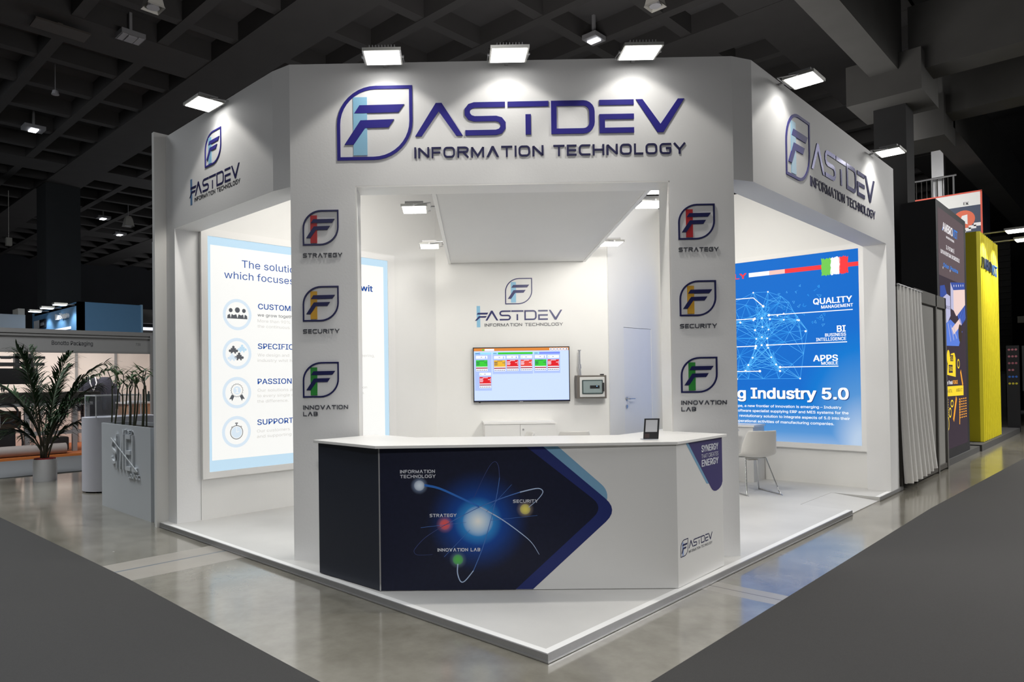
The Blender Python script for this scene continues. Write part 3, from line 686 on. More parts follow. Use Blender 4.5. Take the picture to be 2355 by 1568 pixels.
PG_ = glow('poster_green', (112, 196, 84), 1.0); PC_ = glow('poster_cyan', (92, 186, 246), 0.95); PC2 = glow('poster_mid_cyan', (58, 160, 236), 0.95); PN = glow('poster_shadow', (36, 70, 140), 0.8)
p = MB()
X_ = lambda y: -y
p.m(0).text(FB, 'g Industry 5.0', -1.858, 1.158, 0.142, 0.003, x1=-0.457, bold=0.028)
p.m(6).text(FB, 'g Industry 5.0', -1.852, 1.150, 0.142, 0.002, x1=-0.447, bold=0.028)
p.m(0)
for body, xa, y, h, xb, bd in (('QUALITY',-0.852,2.394,0.074,-0.398,0.022),('MANAGEMENT',-0.757,2.332,0.040,-0.388,0.017),('BI',-0.578,2.021,0.078,-0.477,0.022),('BUSINESS',-0.718,1.967,0.039,-0.474,0.017),('INTELLIGENCE',-0.825,1.912,0.040,-0.474,0.017),('APPS',-0.865,1.651,0.077,-0.572,0.022),('MOBILE',-0.768,1.603,0.038,-0.572,0.017),
    ('ape, a new frontier of innovation is emerging – Industry',-1.88,1.036,0.034,-0.545,0.012),('software specialist supplying ERP and MES systems for the',-1.88,0.968,0.034,-0.464,0.012),('a revolutionary solution to integrate aspects of 5.0 into their',-1.88,0.897,0.034,-0.449,0.012),('operational activities of manufacturing companies.',-1.88,0.824,0.034,-0.632,0.012)):
    p.text(FB, body, xa, y, h, 0.002, x1=xb, bold=bd)
for path in ([(-1.412,2.295),(-0.393,2.294)], [(-1.441,1.887),(-0.464,1.888)], [(-1.279,1.582),(-0.569,1.581)], [(-2.4,2.551),(-1.616,2.551),(-1.486,2.423)], [(-2.4,2.262),(-1.603,2.26)], [(-2.4,1.88),(-1.592,1.88)], [(-2.4,1.532),(-1.545,1.532)]):
    p.strip(FB, path, 0.011, 0.0022)
for q in ((-1.412,2.295),(-1.441,1.887),(-1.279,1.582),(-1.486,2.423),(-1.603,2.26),(-1.592,1.88),(-1.545,1.532)): p.disc(FB, *q, 0.017, 0.0023, 12)
p.m(1).text(FB, 'ITALY', -2.13, 2.834, 0.070, 0.002, x1=-1.702, bold=0.028)
for i in range(14):                                   # the bar runs from white into red
    a = -1.671 + i*(1.671-0.72)/14; b_ = -1.671 + (i+1)*(1.671-0.72)/14
    p.m(0 if i < 4 else (2 if i < 7 else 1)).rect(FB, a, b_, 2.842, 2.900, 0.002)
p.m(1).rect(FB, -0.45, -0.319, 2.838, 2.892, 0.002)
rr = random.Random(3)
for (xa, xb, mi) in ((-0.748,-0.632,3),(-0.640,-0.532,0),(-0.540,-0.432,1)):   # brush-painted flag
    edge = []
    for i in range(12): edge.append((xa+(xb-xa)*i/11, 2.758+rr.uniform(-.008,.012)))
    for i in range(1,7): edge.append((xb+rr.uniform(-.008,.006), 2.76+0.215*i/7))
    for i in range(12): edge.append((xb-(xb-xa)*i/11, 2.975+rr.uniform(-.012,.012)))
    for i in range(1,7): edge.append((xa+rr.uniform(-.006,.008), 2.975-0.215*i/7))
    p.m(mi).plate(FB, edge, 0.003)
# the network figure: a man with spread arms woven from lines, inside a net
body_pts = [(1.50,2.39),(1.46,2.33),(1.54,2.33),(1.505,2.26),(1.40,2.24),(1.62,2.24),(1.22,2.22),(1.05,2.205),(1.80,2.22),(1.95,2.20),(1.42,2.1),(1.60,2.1),(1.44,1.98),(1.585,1.98),(1.515,1.89),(1.43,1.85),(1.60,1.85),(1.39,1.72),(1.64,1.72),(1.33,1.62),(1.70,1.62),(1.28,1.53),(1.74,1.54),(1.50,2.14),(1.51,2.0)]
net = [(1.03,2.20),(1.028,1.426),(1.86,1.426),(1.615,2.622),(1.419,2.615),(1.25,2.54),(1.15,2.45),(1.10,2.33),(1.90,2.5),(1.95,2.35),(1.0,1.95),(0.93,2.06),(0.98,1.75),(1.12,1.62),(1.22,1.92),(1.15,2.05),(1.88,2.0),(1.82,1.75),(1.95,1.6),(1.3,1.426),(1.5,1.426),(1.7,1.426),(1.28,2.45),(1.42,2.5),(1.72,2.46),(2.1,2.3),(2.1,1.9),(2.05,1.43),(2.2,2.15)]
def lines(P, Q, k, th, mi):
    p.m(mi)
    for i, a in enumerate(P):
        ds = sorted(((a[0]-b[0])**2+(a[1]-b[1])**2, b) for b in Q if b != a)[:k]
        for _, b in ds: p.strip(FB, [(-a[0], a[1]), (-b[0], b[1])], th, 0.0014)
lines(net, net+body_pts, 6, 0.0040, 4); lines(body_pts, body_pts, 7, 0.0046, 4); lines(body_pts, net, 3, 0.0034, 5)
extra = []
for i in range(60):
    a = rr.choice(body_pts); extra.append((a[0]+rr.uniform(-.07,.07), a[1]+rr.uniform(-.07,.07)))
lines(extra, extra, 4, 0.003, 4)
for i in range(34):                                   # shards drifting off
    cx, cy, s_ = rr.uniform(0.72,1.3), rr.uniform(2.05,2.66), rr.uniform(.012,.03)
    if cx < 1.0 and cy < 2.2 and rr.random() < .5: continue
    if 0.36 < cx < 0.88 and 2.28 < cy < 2.5: continue
    pts = [(-cx+s_*math.cos(a_), cy+s_*math.sin(a_)) for a_ in (rr.uniform(0,2), rr.uniform(2,4), rr.uniform(4,6))]
    p.m(rr.choice((4,5))).strip(FB, pts, 0.0034, 0.0014, None, True)
p.m(0)
for a in body_pts[3:]+net[:5]+[(1.22,2.3),(1.3,2.28),(0.95,2.05)]: p.disc(FB, -a[0], a[1], 0.010+0.005*rr.random(), 0.0026, 10)
p.build('poster_print', [PW_, PR_, PRP, PG_, PC_, PC2, PN], t)

# ================================================================== rear wall: logo, television, control box, sideboard
t = thing('wall_logo', 'blue logo and company name stuck on the rear wall above the television', 'logo', FT(0.5, 2.19, 0.001))
emblem(t, FT, 0.317, 0.694, 2.505, 2.868, SKY, z0=0.0, th=0.004, linemat=NAVYM, markmat=NAVYM, t=0.022)
stacked(t, FT, -0.107, 1.105, 2.283, 0.138, 2.200, 0.043, None, (2.192, 2.488), NAVYM, GREYT, SKY, 0.0, 0.004)

t = thing('television', 'wide flat television showing a coloured dashboard on the rear wall', 'television', FT(0.523, 1.152, 0.03))
MB().fbox(FT, -0.142, 1.187, 1.153, 1.909, 0.02, 0.058).build('bezel', BLACK, t)
MB().fbox(FT, 0.2, 0.85, 1.3, 1.75, 0.0, 0.02).build('wall_mount', BLACK, t)
SB = glow('screen_blue', (196, 214, 250), 1.0); SBD = glow('screen_mid_blue', (172, 192, 242), 0.95); SO = glow('screen_orange', (212, 132, 62), 1.0); SG = glow('screen_green', (60, 196, 60), 1.0)
SR = glow('screen_red', (214, 36, 44), 1.0); SDR = glow('screen_dark_red', (150, 14, 44), 1.0); SY = glow('screen_amber', (226, 176, 56), 1.0); SW = glow('screen_white', (236, 240, 252), 1.0); SK = glow('screen_dark', (40, 50, 90), 1.0); SV = glow('screen_violet', (120, 140, 236), 1.0); SC = glow('screen_cyan', (150, 214, 250), 1.0); SRL = glow('screen_light_red', (222, 74, 66), 1.0)
S = MB(); z = 0.0585
S.m(0).rect(FT, -0.130, 1.175, 1.168, 1.897, z)
z2, z3, z4 = z+0.0006, z+0.0012, z+0.0018
S.m(2).rect(FT, -0.130, 1.175, 1.857, 1.897, z2); S.m(7).rect(FT, 0.02, 0.15, 1.86, 1.888, z3); S.m(3).rect(FT, -0.015, 0.01, 1.862, 1.884, z3)
S.m(8).rect(FT, -0.13, 1.175, 1.168, 1.176, z2)
for i in range(6):
    S.m(7).rect(FT, 0.912+i*0.043, 0.950+i*0.043, 1.860, 1.890, z3); S.m(8)
    if i == 5: S.strip(FT, [(1.14,1.864),(1.153,1.886)], 0.006, z4).strip(FT, [(1.153,1.864),(1.14,1.886)], 0.006, z4)
    else: S.rect(FT, 0.924+i*0.043, 0.938+i*0.043, 1.869, 1.881, z4)
for xa, xb, ya, mi in ((-0.118,0.112,1.313,10),(0.128,0.68,1.54,3),(0.695,1.055,1.545,9)):
    S.m(1).rect(FT, xa, xb, ya, 1.838, z2); S.m(mi).rect(FT, xa+(0.075 if mi != 10 else 0), xb, 1.810, 1.838, z3)
    S.m(10 if mi != 10 else 9).rect(FT, xa, xa+0.075, 1.810, 1.838, z3); S.m(8).rect(FT, xa+0.01, xa+0.055, 1.821, 1.827, z4)
def tile(x, y, mi, icon):
    S.m(7).rect(FT, x, x+0.158, y+0.02, y+0.06, z3); S.m(8).rect(FT, x+0.065, x+0.085, y+0.036, y+0.042, z4)
    if icon: S.m(9).disc(FT, x+0.132, y+0.032, 0.008, z4, 10).rect(FT, x+0.129, x+0.135, y+0.032, y+0.056, z4)
    else: S.m(3).plate(FT, [(x+0.012,y+0.032),(x+0.024,y+0.032),(x+0.018,y+0.048)], z4)
    S.m(mi).rect(FT, x, x+0.158, y-0.09, y, z3)
    S.m(7 if mi in (4, 11) else 8).rect(FT, x+0.045, x+0.115, y-0.012, y-0.006, z4)
    for j in range(4): S.rect(FT, x+0.004, x+0.052-0.006*(j % 2), y-0.026-j*0.014, y-0.020-j*0.014, z4).rect(FT, x+0.145-0.03*(j == 1), x+0.154, y-0.026-j*0.014, y-0.020-j*0.014, z4)
    S.m(7).rect(FT, x, x+0.158, y-0.103, y-0.09, z3); S.m(5).rect(FT, x, x+0.158, y-0.117, y-0.103, z3); S.m(7).rect(FT, x, x+0.158, y-0.152, y-0.117, z3)
    S.m(8)
    for j in range(6): S.rect(FT, x+0.006+j*0.025, x+0.024+j*0.025, y-0.142, y-0.134, z4)
for x, y, mi, ic in ((-0.102,1.734,3,1),(0.146,1.729,6,1),(0.322,1.732,4,1),(0.513,1.733,11,0),(0.708,1.734,3,1),(0.884,1.732,4,0),(-0.056,1.501,4,0)): tile(x, y, mi, ic)
S.build('screen', [SB, SBD, SO, SG, SR, SDR, SY, SW, SK, SV, SC, SRL], t)
MB().fbox(FT, 0.49, 0.54, 1.155, 1.162, 0.058, 0.0588).build('maker_badge', ALU, t)
MB().fbox(FT, -0.07, -0.045, 1.143, 1.153, 0.03, 0.05).build('sensor', BLACK, t)

t = thing('control_box', 'grey electrical box with a clear window and antenna on the rear wall', 'control box', FT(1.46, 1.186, 0.08))
CB = mat('taupe_enclosure', (0.14,0.125,0.11), 0.5)
MB().fbox(FT, 1.262, 1.668, 1.190, 1.506, 0.0, 0.15).build('enclosure', CB, t, bevel=0.006)
MB().fbox(FT, 1.302, 1.640, 1.210, 1.482, 0.15, 0.165).build('cover', mat('pale_cover', (0.66,0.66,0.64), 0.4), t, bevel=0.01)
MB().fbox(FT, 1.330, 1.612, 1.252, 1.444, 0.165, 0.182).build('window_frame', mat('smoky_green', (0.05,0.075,0.075), 0.2), t, bevel=0.008)
w_ = MB().fbox(FT, 1.345, 1.597, 1.267, 1.429, 0.182, 0.1835).build('window', mat('tinted_window', (0.28,0.34,0.34), 0.08, spec=0.8), t)
MB().fbox(FT, 1.435, 1.565, 1.325, 1.368, 0.1835, 0.1850).build('display', BLACK, w_)
MB().fbox(FT, 1.524, 1.534, 1.352, 1.362, 0.185, 0.1855).build('indicator', glow('blue_led', (120,170,255), 3.0), w_)
MB().fbox(FT, 1.598, 1.628, 1.285, 1.405, 0.165, 0.20).build('latch', mat('latch_grey', (0.03,0.03,0.03), 0.3), t, bevel=0.005)
MB().fbox(FT, 1.60, 1.645, 1.506, 1.522, 0.05, 0.10).build('cable_gland', BLACK, t)
a = MB().cyl(FT(1.322,1.506,0.09), FT(1.318,1.60,0.09), 0.016, 0.012, 10).cyl(FT(1.318,1.60,0.09), FT(1.316,1.66,0.09), 0.022, 0.018, 10).cyl(FT(1.316,1.66,0.09), FT(1.316,1.845,0.09), 0.011, n=10).cyl(FT(1.316,1.845,0.09), FT(1.316,1.857,0.09), 0.022, n=10)
a.build('antenna', ALU, t, smooth=40)

t = thing('sideboard', 'low white cabinet with two doors under the television', 'cabinet', FT(0.5, HP, 0.2))
MB().fbox(FT, -0.01, 0.925, HP, 0.872, 0.005, 0.40).build('body', LAM, t)
MB().fbox(FT, -0.025, 0.940, 0.872, 0.898, 0.0, 0.425).build('top', LAM, t)
for xa, xb in ((-0.006,0.456),(0.460,0.921)): MB().fbox(FT, xa, xb, HP+0.05, 0.868, 0.40, 0.418).build('door', SIDE, t)
MB().cyl(FT(0.497,0.80,0.418), FT(0.497,0.80,0.428), 0.011, n=12).build('lock', ALUD, t)

# ================================================================== reception counter
def counter_print():
    m = bpy.data.materials.new('navy_atom_print'); m.use_nodes = True; nt = m.node_tree; N, Lk = nt.nodes, nt.links
    b = N['Principled BSDF']; b.inputs['Roughness'].default_value = 0.45; b.inputs['Specular IOR Level'].default_value = 0.3
    tc = N.new('ShaderNodeTexCoord')
    nz = N.new('ShaderNodeTexNoise'); nz.inputs['Scale'].default_value = 40; Lk.new(tc.outputs['Object'], nz.inputs['Vector'])
    base = N.new('ShaderNodeMix'); base.data_type = 'RGBA'; base.inputs['A'].default_value = (*srgb(16,20,40), 1); base.inputs['B'].default_value = (*srgb(26,30,54), 1)
    Lk.new(nz.outputs['Fac'], base.inputs['Factor']); cur = base.outputs['Result']
    o0 = FC(0, 0)
    def blob(tx, z, r, colr, pw, cur, sx=1.0):
        c = FC(tx, z, 0.0)
        vm = N.new('ShaderNodeVectorMath'); vm.operation = 'DISTANCE'; Lk.new(tc.outputs['Object'], vm.inputs[0]); vm.inputs[1].default_value = c - o0
        mr = N.new('ShaderNodeMapRange'); mr.inputs['From Min'].default_value = 0; mr.inputs['From Max'].default_value = r; mr.inputs['To Min'].default_value = 1; mr.inputs['To Max'].default_value = 0
        Lk.new(vm.outputs['Value'], mr.inputs['Value'])
        pwn = N.new('ShaderNodeMath'); pwn.operation = 'POWER'; Lk.new(mr.outputs[0], pwn.inputs[0]); pwn.inputs[1].default_value = pw
        mx = N.new('ShaderNodeMix'); mx.data_type = 'RGBA'; Lk.new(pwn.outputs[0], mx.inputs['Factor']); Lk.new(cur, mx.inputs['A']); mx.inputs['B'].default_value = (*colr, 1)
        return mx.outputs['Result']
    cur = blob(-0.309, 0.52, 0.36, (0.0, 0.15, 0.85), 1.6, cur)
    cur = blob(-0.309, 0.52, 0.17, (0.08, 0.60, 1.0), 1.1, cur)
    cur = blob(-0.309, 0.52, 0.105, (1.0, 1.0, 0.97), 0.75, cur)
    for tx, z, c1, c2 in ((-0.706,0.766,(0.45,0.6,0.9),(0.80,0.9,1.0)),(-0.535,0.5,(0.75,0.25,0.35),(0.85,0.10,0.09)),(0.013,0.598,(0.55,0.45,0.35),(0.85,0.75,0.14)),(-0.449,0.26,(0.22,0.35,0.4),(0.10,0.55,0.08))):
        cur = blob(tx, z, 0.062, c1, 1.3, cur); cur = blob(tx, z, 0.036, c2, 0.35, cur)
    Lk.new(cur, b.inputs['Base Color'])
    return m
t = thing('reception_counter', 'angled white reception counter with a navy atom graphic on its front', 'counter', FC(0, HP))
t['_b'] = list(FC(0, 0)); t.location = FC(0, 0)
c1, c2, c3, c4 = (0.054,2.142), (FC(-0.981,0).x,FC(-0.981,0).y), (FC(1.044,0).x,FC(1.044,0).y), (2.273,0.053)
CZ = 1.026
i1, i2, i3, i4 = (0.60,2.142), (0.60,1.66), (1.72,0.58), (2.273,0.58)
MB().plate(WORLD, [c1,c2,c3,c4,i4,i3,i2,i1], HP+0.004, CZ).build('body', SIDE, t)
ov = [(0.028,2.150),(0.010,1.405),(1.545,0.008),(2.52,0.02),(2.52,0.62),(1.74,0.62),(0.64,1.70),(0.64,2.150)]
ov = [(0.020,2.165),(0.020,1.432),(1.500,0.018),(2.300,0.025),(2.300,0.62),(1.74,0.62),(0.64,1.70),(0.64,2.165)]
MB().plate(WORLD, ov, CZ, CZ+0.020).build('worktop', LAM, t, bevel=0.002)
# navy end wrap
FE = Frame((0.054, 0, 0), (0,-1,0), (0,0,1), (-1,0,0))
dirn = V((c2[0]-c1[0], c2[1]-c1[1], 0)); FE = Frame((c1[0], c1[1], 0), dirn, (0,0,1), (dirn.y, -dirn.x, 0))
MB().fbox(FE, 0.0, dirn.length, HP+0.005, CZ-0.001, 0.0005, 0.004).build('end_graphic', mat('dark_slate_wrap', srgb(34,39,52), 0.5, var=0.06, scale=60), t)
MB().fbox(FC, -0.984, -0.976, HP+0.004, CZ-0.001, -0.004, 0.006).build('corner_trim', ALU, t)
zz = 0.0012
def smooth_corner(pts, i, n=6, q=0.16):
    a, b_, c = V(pts[i-1]), V(pts[i]), V(pts[i+1]); d1, d2 = (a-b_), (c-b_)
    p0, p2 = b_ + d1.normalized()*q, b_ + d2.normalized()*q
    return [tuple(p0*(1-k/n)**2 + b_*2*(k/n)*(1-k/n) + p2*(k/n)**2) for k in range(n+1)]
LBv = [(0.139,CZ-0.001),(0.239,CZ-0.001)] + smooth_corner([(0.239,CZ),(0.585,0.715),(0.556,0.60)], 1, q=0.07) + [(0.53,0.62)]
MB().plate(FC, LBv, 0.0006).build('pale_blue_band', mat('pale_blue_wrap', srgb(118,164,196), 0.5), t)
BLv = [(-0.974,HP+0.006),(0.059,HP+0.006)] + smooth_corner([(0.059,HP),(0.648,0.588),(0.139,CZ)], 1, q=0.12) + [(0.139,CZ-0.001),(-0.974,CZ-0.001)]
MB().plate(FC, BLv, 0.0010).build('royal_blue_band', mat('royal_blue_wrap', srgb(20,36,104), 0.5, var=0.04, scale=60), t)
NVv = [(-0.975,HP+0.005),(-0.060,HP+0.005)] + smooth_corner([(-0.06,HP),(0.548,0.605),(0.023,CZ)], 1, q=0.10) + [(0.023,CZ-0.0005),(-0.975,CZ-0.0005)]
MB().plate(FC, NVv, 0.0014).build('atom_graphic', counter_print(), t)
def smooth_path(pts, n=5):
    out = []
    for i in range(len(pts)-1):
        p0, p1, p2, p3 = V(pts[max(i-1,0)]), V(pts[i]), V(pts[i+1]), V(pts[min(i+2,len(pts)-1)])
        for k in range(n):
            u = k/n; out.append(tuple(0.5*((2*p1)+(p2-p0)*u+(2*p0-5*p1+4*p2-p3)*u*u+(3*p1-p0-3*p2+p3)*u**3)))
    return out+[tuple(pts[-1])]
def trail(pts, t0, t1, name, m_):
    q = smooth_path(pts); n = len(q)
    ws = [t0 + (t1-t0)*i/(n-1) for i in range(n)]
    MB().strip(FC, q, ws, 0.0020).build(name, m_, t)
OW = mat('orbit_white', srgb(176,196,228), 0.5); OB = mat('orbit_blue', srgb(40,110,200), 0.5); OD_ = mat('orbit_dim', srgb(58,72,128), 0.5)
o1 = [(-0.671,0.769),(-0.576,0.748),(-0.457,0.695),(-0.299,0.618),(-0.158,0.538),(-0.025,0.441),(0.054,0.37),(0.104,0.29)]
trail(o1[:4], 0.016, 0.012, 'orbit_trail', OB); trail(o1[3:], 0.009, 0.003, 'orbit_trail', OW)
o2 = [(-0.45,0.232),(-0.453,0.169),(-0.433,0.113),(-0.402,0.117),(-0.345,0.184),(-0.279,0.341),(-0.221,0.53),(-0.18,0.688),(-0.158,0.815),(-0.165,0.894),(-0.188,0.924),(-0.224,0.895),(-0.273,0.808),(-0.314,0.722),(-0.339,0.674)]
trail(o2[:5], 0.008, 0.006, 'orbit_trail', OW); trail(o2[4:9], 0.005, 0.004, 'orbit_trail', mat('orbit_mid', srgb(74,116,190), 0.5)); trail(o2[8:], 0.004, 0.002, 'orbit_trail', OD_)
o3 = [(0.037,0.611),(0.098,0.662),(0.134,0.709),(0.122,0.733),(0.083,0.737),(-0.021,0.714),(-0.14,0.676),(-0.308,0.611),(-0.499,0.514),(-0.579,0.471),(-0.675,0.408),(-0.74,0.338),(-0.745,0.31),(-0.716,0.294),(-0.622,0.297)]
trail(o3[:6], 0.004, 0.008, 'orbit_trail', OW); trail(o3[5:9], 0.007, 0.004, 'orbit_trail', mat('orbit_mid', srgb(74,116,190), 0.5)); trail(o3[8:], 0.004, 0.002, 'orbit_trail', OD_)
OM = mat('orbit_mid', srgb(74,116,190), 0.5)
for seg in ([(-0.699,0.48),(-0.571,0.494),(-0.39,0.513)], [(-0.225,0.524),(0.095,0.555)], [(-0.542,0.28),(-0.365,0.461)], [(-0.25,0.582),(-0.18,0.657),(-0.076,0.767)]): trail(seg, 0.003, 0.002, 'light_ray', OM)
mb = MB()
for wd, xa, xb, y, h in (('INFORMATION',-0.836,-0.598,0.851,0.023),('TECHNOLOGY',-0.836,-0.594,0.818,0.023),('STRATEGY',-0.638,-0.455,0.551,0.022),('SECURITY',-0.069,0.101,0.642,0.022),('INNOVATION LAB',-0.587,-0.296,0.316,0.023)):
    tech(mb, FC, wd, xa, xb, y, h, 0.0042, 0.0026)
mb.build('white_lettering', mat('white_vinyl', (0.72,0.74,0.80), 0.5), t)
# right end: slogan shield and small logo
dr = V((c4[0]-c3[0], c4[1]-c3[1], 0)); FG = Frame((0, c3[1]-c3[0]*dr.y/dr.x, 0), dr, (0,0,1), (dr.y, -dr.x, 0))
MB().plate(FG, [(1.652,CZ-0.001),(1.700,CZ-0.001),(2.035,0.705)]+[(2.02,0.700),(1.985,0.705)], 0.0006).build('pale_blue_band', MATS['pale_blue_wrap'], t)
MB().plate(FG, [(1.690,CZ-0.001),(2.271,CZ-0.001),(2.271,0.69)] + [(2.255,0.665),(2.225,0.648),(2.19,0.637),(2.15,0.632),(2.115,0.636),(2.085,0.648),(2.06,0.668)], 0.0010).build('violet_shield', mat('violet_wrap', srgb(58,50,108), 0.5), t)
mb = MB().text(FG, 'SYNERGY', 1.905, 0.940, 0.046, 0.0022, x1=2.200, bold=0.028).text(FG, 'ENERGY', 1.905, 0.835, 0.046, 0.0022, x1=2.200, bold=0.028).text(FG, 'THAT CREATES', 1.905, 0.893, 0.030, 0.0022, x1=2.200)
mb.build('slogan_lettering', MATS['white_vinyl'], t)
emblem(t, FG, 1.548, 1.668, 0.250, 0.366, mat('lilac_bar', srgb(150,170,214), 0.5), z0=0.0006, th=0, linemat=MATS['dark_letters'], markmat=MATS['dark_letters'], t=0.03)
tech(MB(), FG, 'ASTDEV', 1.676, 2.072, 0.291, 0.052, 0.0078, 0.001, logo=True, widths=[110,96,94,100,79,111], gap=[4,4,6,11,5]).build('name_lettering', GREYL, t)
for q_ in tech(None, FG, 'INFORMATION TECHNOLOGY', 1.674, 2.066, 0.258, 0.018, 0.0026, 0.001): q_.build('tagline_lettering', GREYT, t)

# acrylic stand on the counter
sq = FC(0.93, CZ+0.02, -0.12); q0 = V((1.500, 0.272, 0)); q1 = V((1.522, 0.172, 0)); ctr = (q0+q1)/2
ex = (q1-q0).normalized(); nz_ = V((-R2, -R2, 0)); nz_ = (nz_ - ex*nz_.dot(ex)).normalized(); ey = (V((0,0,1)) - nz_*0.25).normalized(); ez = ex.cross(ey)
FQ = Frame((ctr.x, ctr.y, CZ+0.0205), (R2,-R2,0), V((0.14*R2,-0.14*R2,1)) - V((-R2,-R2,0))*0.22, V((-R2,-R2,0.2)))
t = thing('sign_holder', 'small dark upright sign with a pale blank square on the counter', 'sign', (ctr.x, ctr.y, CZ+0.02))
MB().fbox(FQ, -0.053, 0.053, 0.006, 0.152, -0.002, 0.002).build('plate', mat('smoked_acrylic', (0.045,0.045,0.048), 0.15, var=0.1, scale=50), t)
MB().fbox(FQ, -0.042, 0.040, 0.056, 0.142, 0.002, 0.003).build('label_square', mat('pale_label', (0.62,0.63,0.66), 0.5), t)
MB().fbox(FQ, -0.045, -0.012, 0.014, 0.044, 0.002, 0.003).build('patch', mat('dark_red_patch', (0.06,0.035,0.035), 0.4), t)
Fh = Frame((ctr.x, ctr.y, CZ+0.0205), (R2,-R2,0), (R2,R2,0), (0,0,1))
MB().fbox(Fh, -0.053, 0.053, -0.005, 0.075, 0.0, 0.004).build('foot', mat('clear_acrylic', (0.55,0.56,0.58), 0.1, spec=0.6), t)

# ================================================================== furniture inside the stand
def chair(label, loc, rz, first=[None], sled=None):
    if first[0] is not None and sled is None:
        c = copy_tree(first[0]); c.location = loc; c.rotation_euler = (0,0,rz); c['label'] = label; return c
    t = thing('shell_chair', label, 'chair', loc, rz, 'white shell chairs of the stand', local=True)
    prof = [(.235,.425,.185,.00,.015),(.215,.452,.20,.0,.02),(.10,.445,.215,.0,.035),(-.02,.436,.222,.0,.045),(-.12,.438,.226,.02,.05),(-.185,.468,.228,.07,.03),(-.212,.53,.226,.095,.0),(-.224,.60,.220,.10,.0),(-.236,.68,.205,.085,.0),(-.246,.745,.188,.065,.0),(-.250,.772,.178,.055,.0)]
    nu = 12; vs = []; fs = []
    for y, z_, hw, cf, cu in prof:
        for i in range(nu+1):
            u = -1+2*i/nu; vs.append((hw*math.sin(u*1.25)/math.sin(1.25), y+cf*u*u, z_+cu*u*u))
    for j in range(len(prof)-1):
        for i in range(nu): a = j*(nu+1)+i; fs.append((a, a+1, a+nu+2, a+nu+1))
    MB().add(vs, fs).build('seat_shell', mat('white_shell', (0.66,0.645,0.615), 0.4), t, smooth=60, solid=0.010, sub=1)
    legs = sled or ([(-.13,-.05,.43),(-.21,-.20,.02),(-.215,-.21,.009),(-.215,.20,.009),(-.20,.215,.02),(-.12,.12,.43)], [(.13,-.05,.43),(.21,-.20,.02),(.215,-.21,.009),(.215,.20,.009),(.20,.215,.02),(.12,.12,.43)])
    for L_ in legs: MB().tube(smooth_path(L_, 3), 0.0075, 8).build('leg', CHROME, t, smooth=60)
    MB().tube([(-.13,-.05,.425),(.13,-.05,.425)], 0.008, 8).tube([(-.12,.12,.425),(.12,.12,.425)], 0.008, 8).build('crossbar', CHROME, t, smooth=60)
    MB().box(-.06, .06, 0.0, .07, .395, .43).build('under_bracket', mat('beige_plastic', (0.5,0.48,0.44), 0.5), t)
    if first[0] is None and sled is None: first[0] = t
    return t
crz = math.radians(-45+8)
ca = V((5.735, 1.185, HP))
chair('white shell chair with chrome sled legs standing in the right opening', ca, crz)
def w2(px): return px
chair('white shell chair just showing its back edge above the counter right of centre', (4.40, 2.90, HP), math.radians(-45))
chair('white shell chair nearly hidden behind the middle of the counter', (3.62, 3.20, HP), math.radians(50))
t = thing('meeting_table', 'white table half hidden behind the right pillar of the portal', 'table', (6.0, 2.05, HP))
MB().box(5.62, 6.40, 1.62, 2.42, 0.735, 0.765).build('table_top', LAM, t, bevel=0.003)
for x, y in ((5.68,1.68),(6.34,1.68),(5.68,2.36),(6.34,2.36)): MB().box(x-.02, x+.02, y-.02, y+.02, HP, 0.735).build('leg', ALU, t)
t = thing('low_cabinet', 'white low cabinet against the blue poster, seen behind the shell chair', 'cabinet', (6.72, 2.15, HP))
MB().box(6.55, 6.925, 1.50, 2.72, HP, 0.785).build('body', SIDE, t); MB().box(6.53, 6.925, 1.48, 2.74, 0.785, 0.81).build('top', LAM, t)

# ================================================================== left neighbour: planter, plinth, palm
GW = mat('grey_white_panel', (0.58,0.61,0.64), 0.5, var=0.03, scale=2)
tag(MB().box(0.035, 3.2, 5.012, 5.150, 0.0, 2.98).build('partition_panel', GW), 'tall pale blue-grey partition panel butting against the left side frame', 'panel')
t = thing('planter_box', 'long white planter box with raised letters left of the stand', 'planter', (0.2, 5.97, 0))
PX0 = 0.036
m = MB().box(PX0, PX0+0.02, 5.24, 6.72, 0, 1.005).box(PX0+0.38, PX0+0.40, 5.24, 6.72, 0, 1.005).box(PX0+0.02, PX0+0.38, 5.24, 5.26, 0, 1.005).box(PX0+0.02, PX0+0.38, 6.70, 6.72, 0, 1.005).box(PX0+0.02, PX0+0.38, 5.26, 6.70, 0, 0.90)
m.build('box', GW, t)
MB().box(PX0+0.021, PX0+0.379, 5.261, 6.699, 0.90, 0.965).build('soil', mat('dark_soil', (0.035,0.03,0.027), 0.95, var=0.4, scale=80, bump=0.8, bscale=60), t)
FPL = FX(PX0); mb = MB()
GWL = mat('raised_letters', (0.64,0.67,0.70), 0.45)
SP = lambda body, xa, y, h, xb, th: mb.__class__.text
def solid_text(parent, F, body, xa, y, h, xb, th, m_, name, bold=0.018):
    vs, fs = text_geo(body, 0.0); x0 = min(a for a, b in vs); xm = max(a for a, b in vs); kx = (xb-xa)/(xm-x0); k = h/CAP
    o = MB().add([F(xa+(a-x0)*kx, y+b*k, 0.001) for a, b in vs], fs).build(name, m_, parent)
    md = o.modifiers.new('depth', 'SOLIDIFY'); md.thickness = th; md.offset = 1
    return o
solid_text(t, FPL, 'S', -6.36, 0.55, 0.28, -6.17, 0.02, GWL, 'letter')
solid_text(t, FPL, 'MEL', -6.20, 0.50, 0.40, -5.58, 0.02, GWL, 'letters')
solid_text(t, FPL, 'VIDEA', -6.02, 0.905, 0.05, -5.68, 0.015, GWL, 'small_letters', 0.01)
solid_text(t, FPL, 'LOUXOR', -5.84, 0.42, 0.05, -5.52, 0.015, GWL, 'small_letters', 0.01)
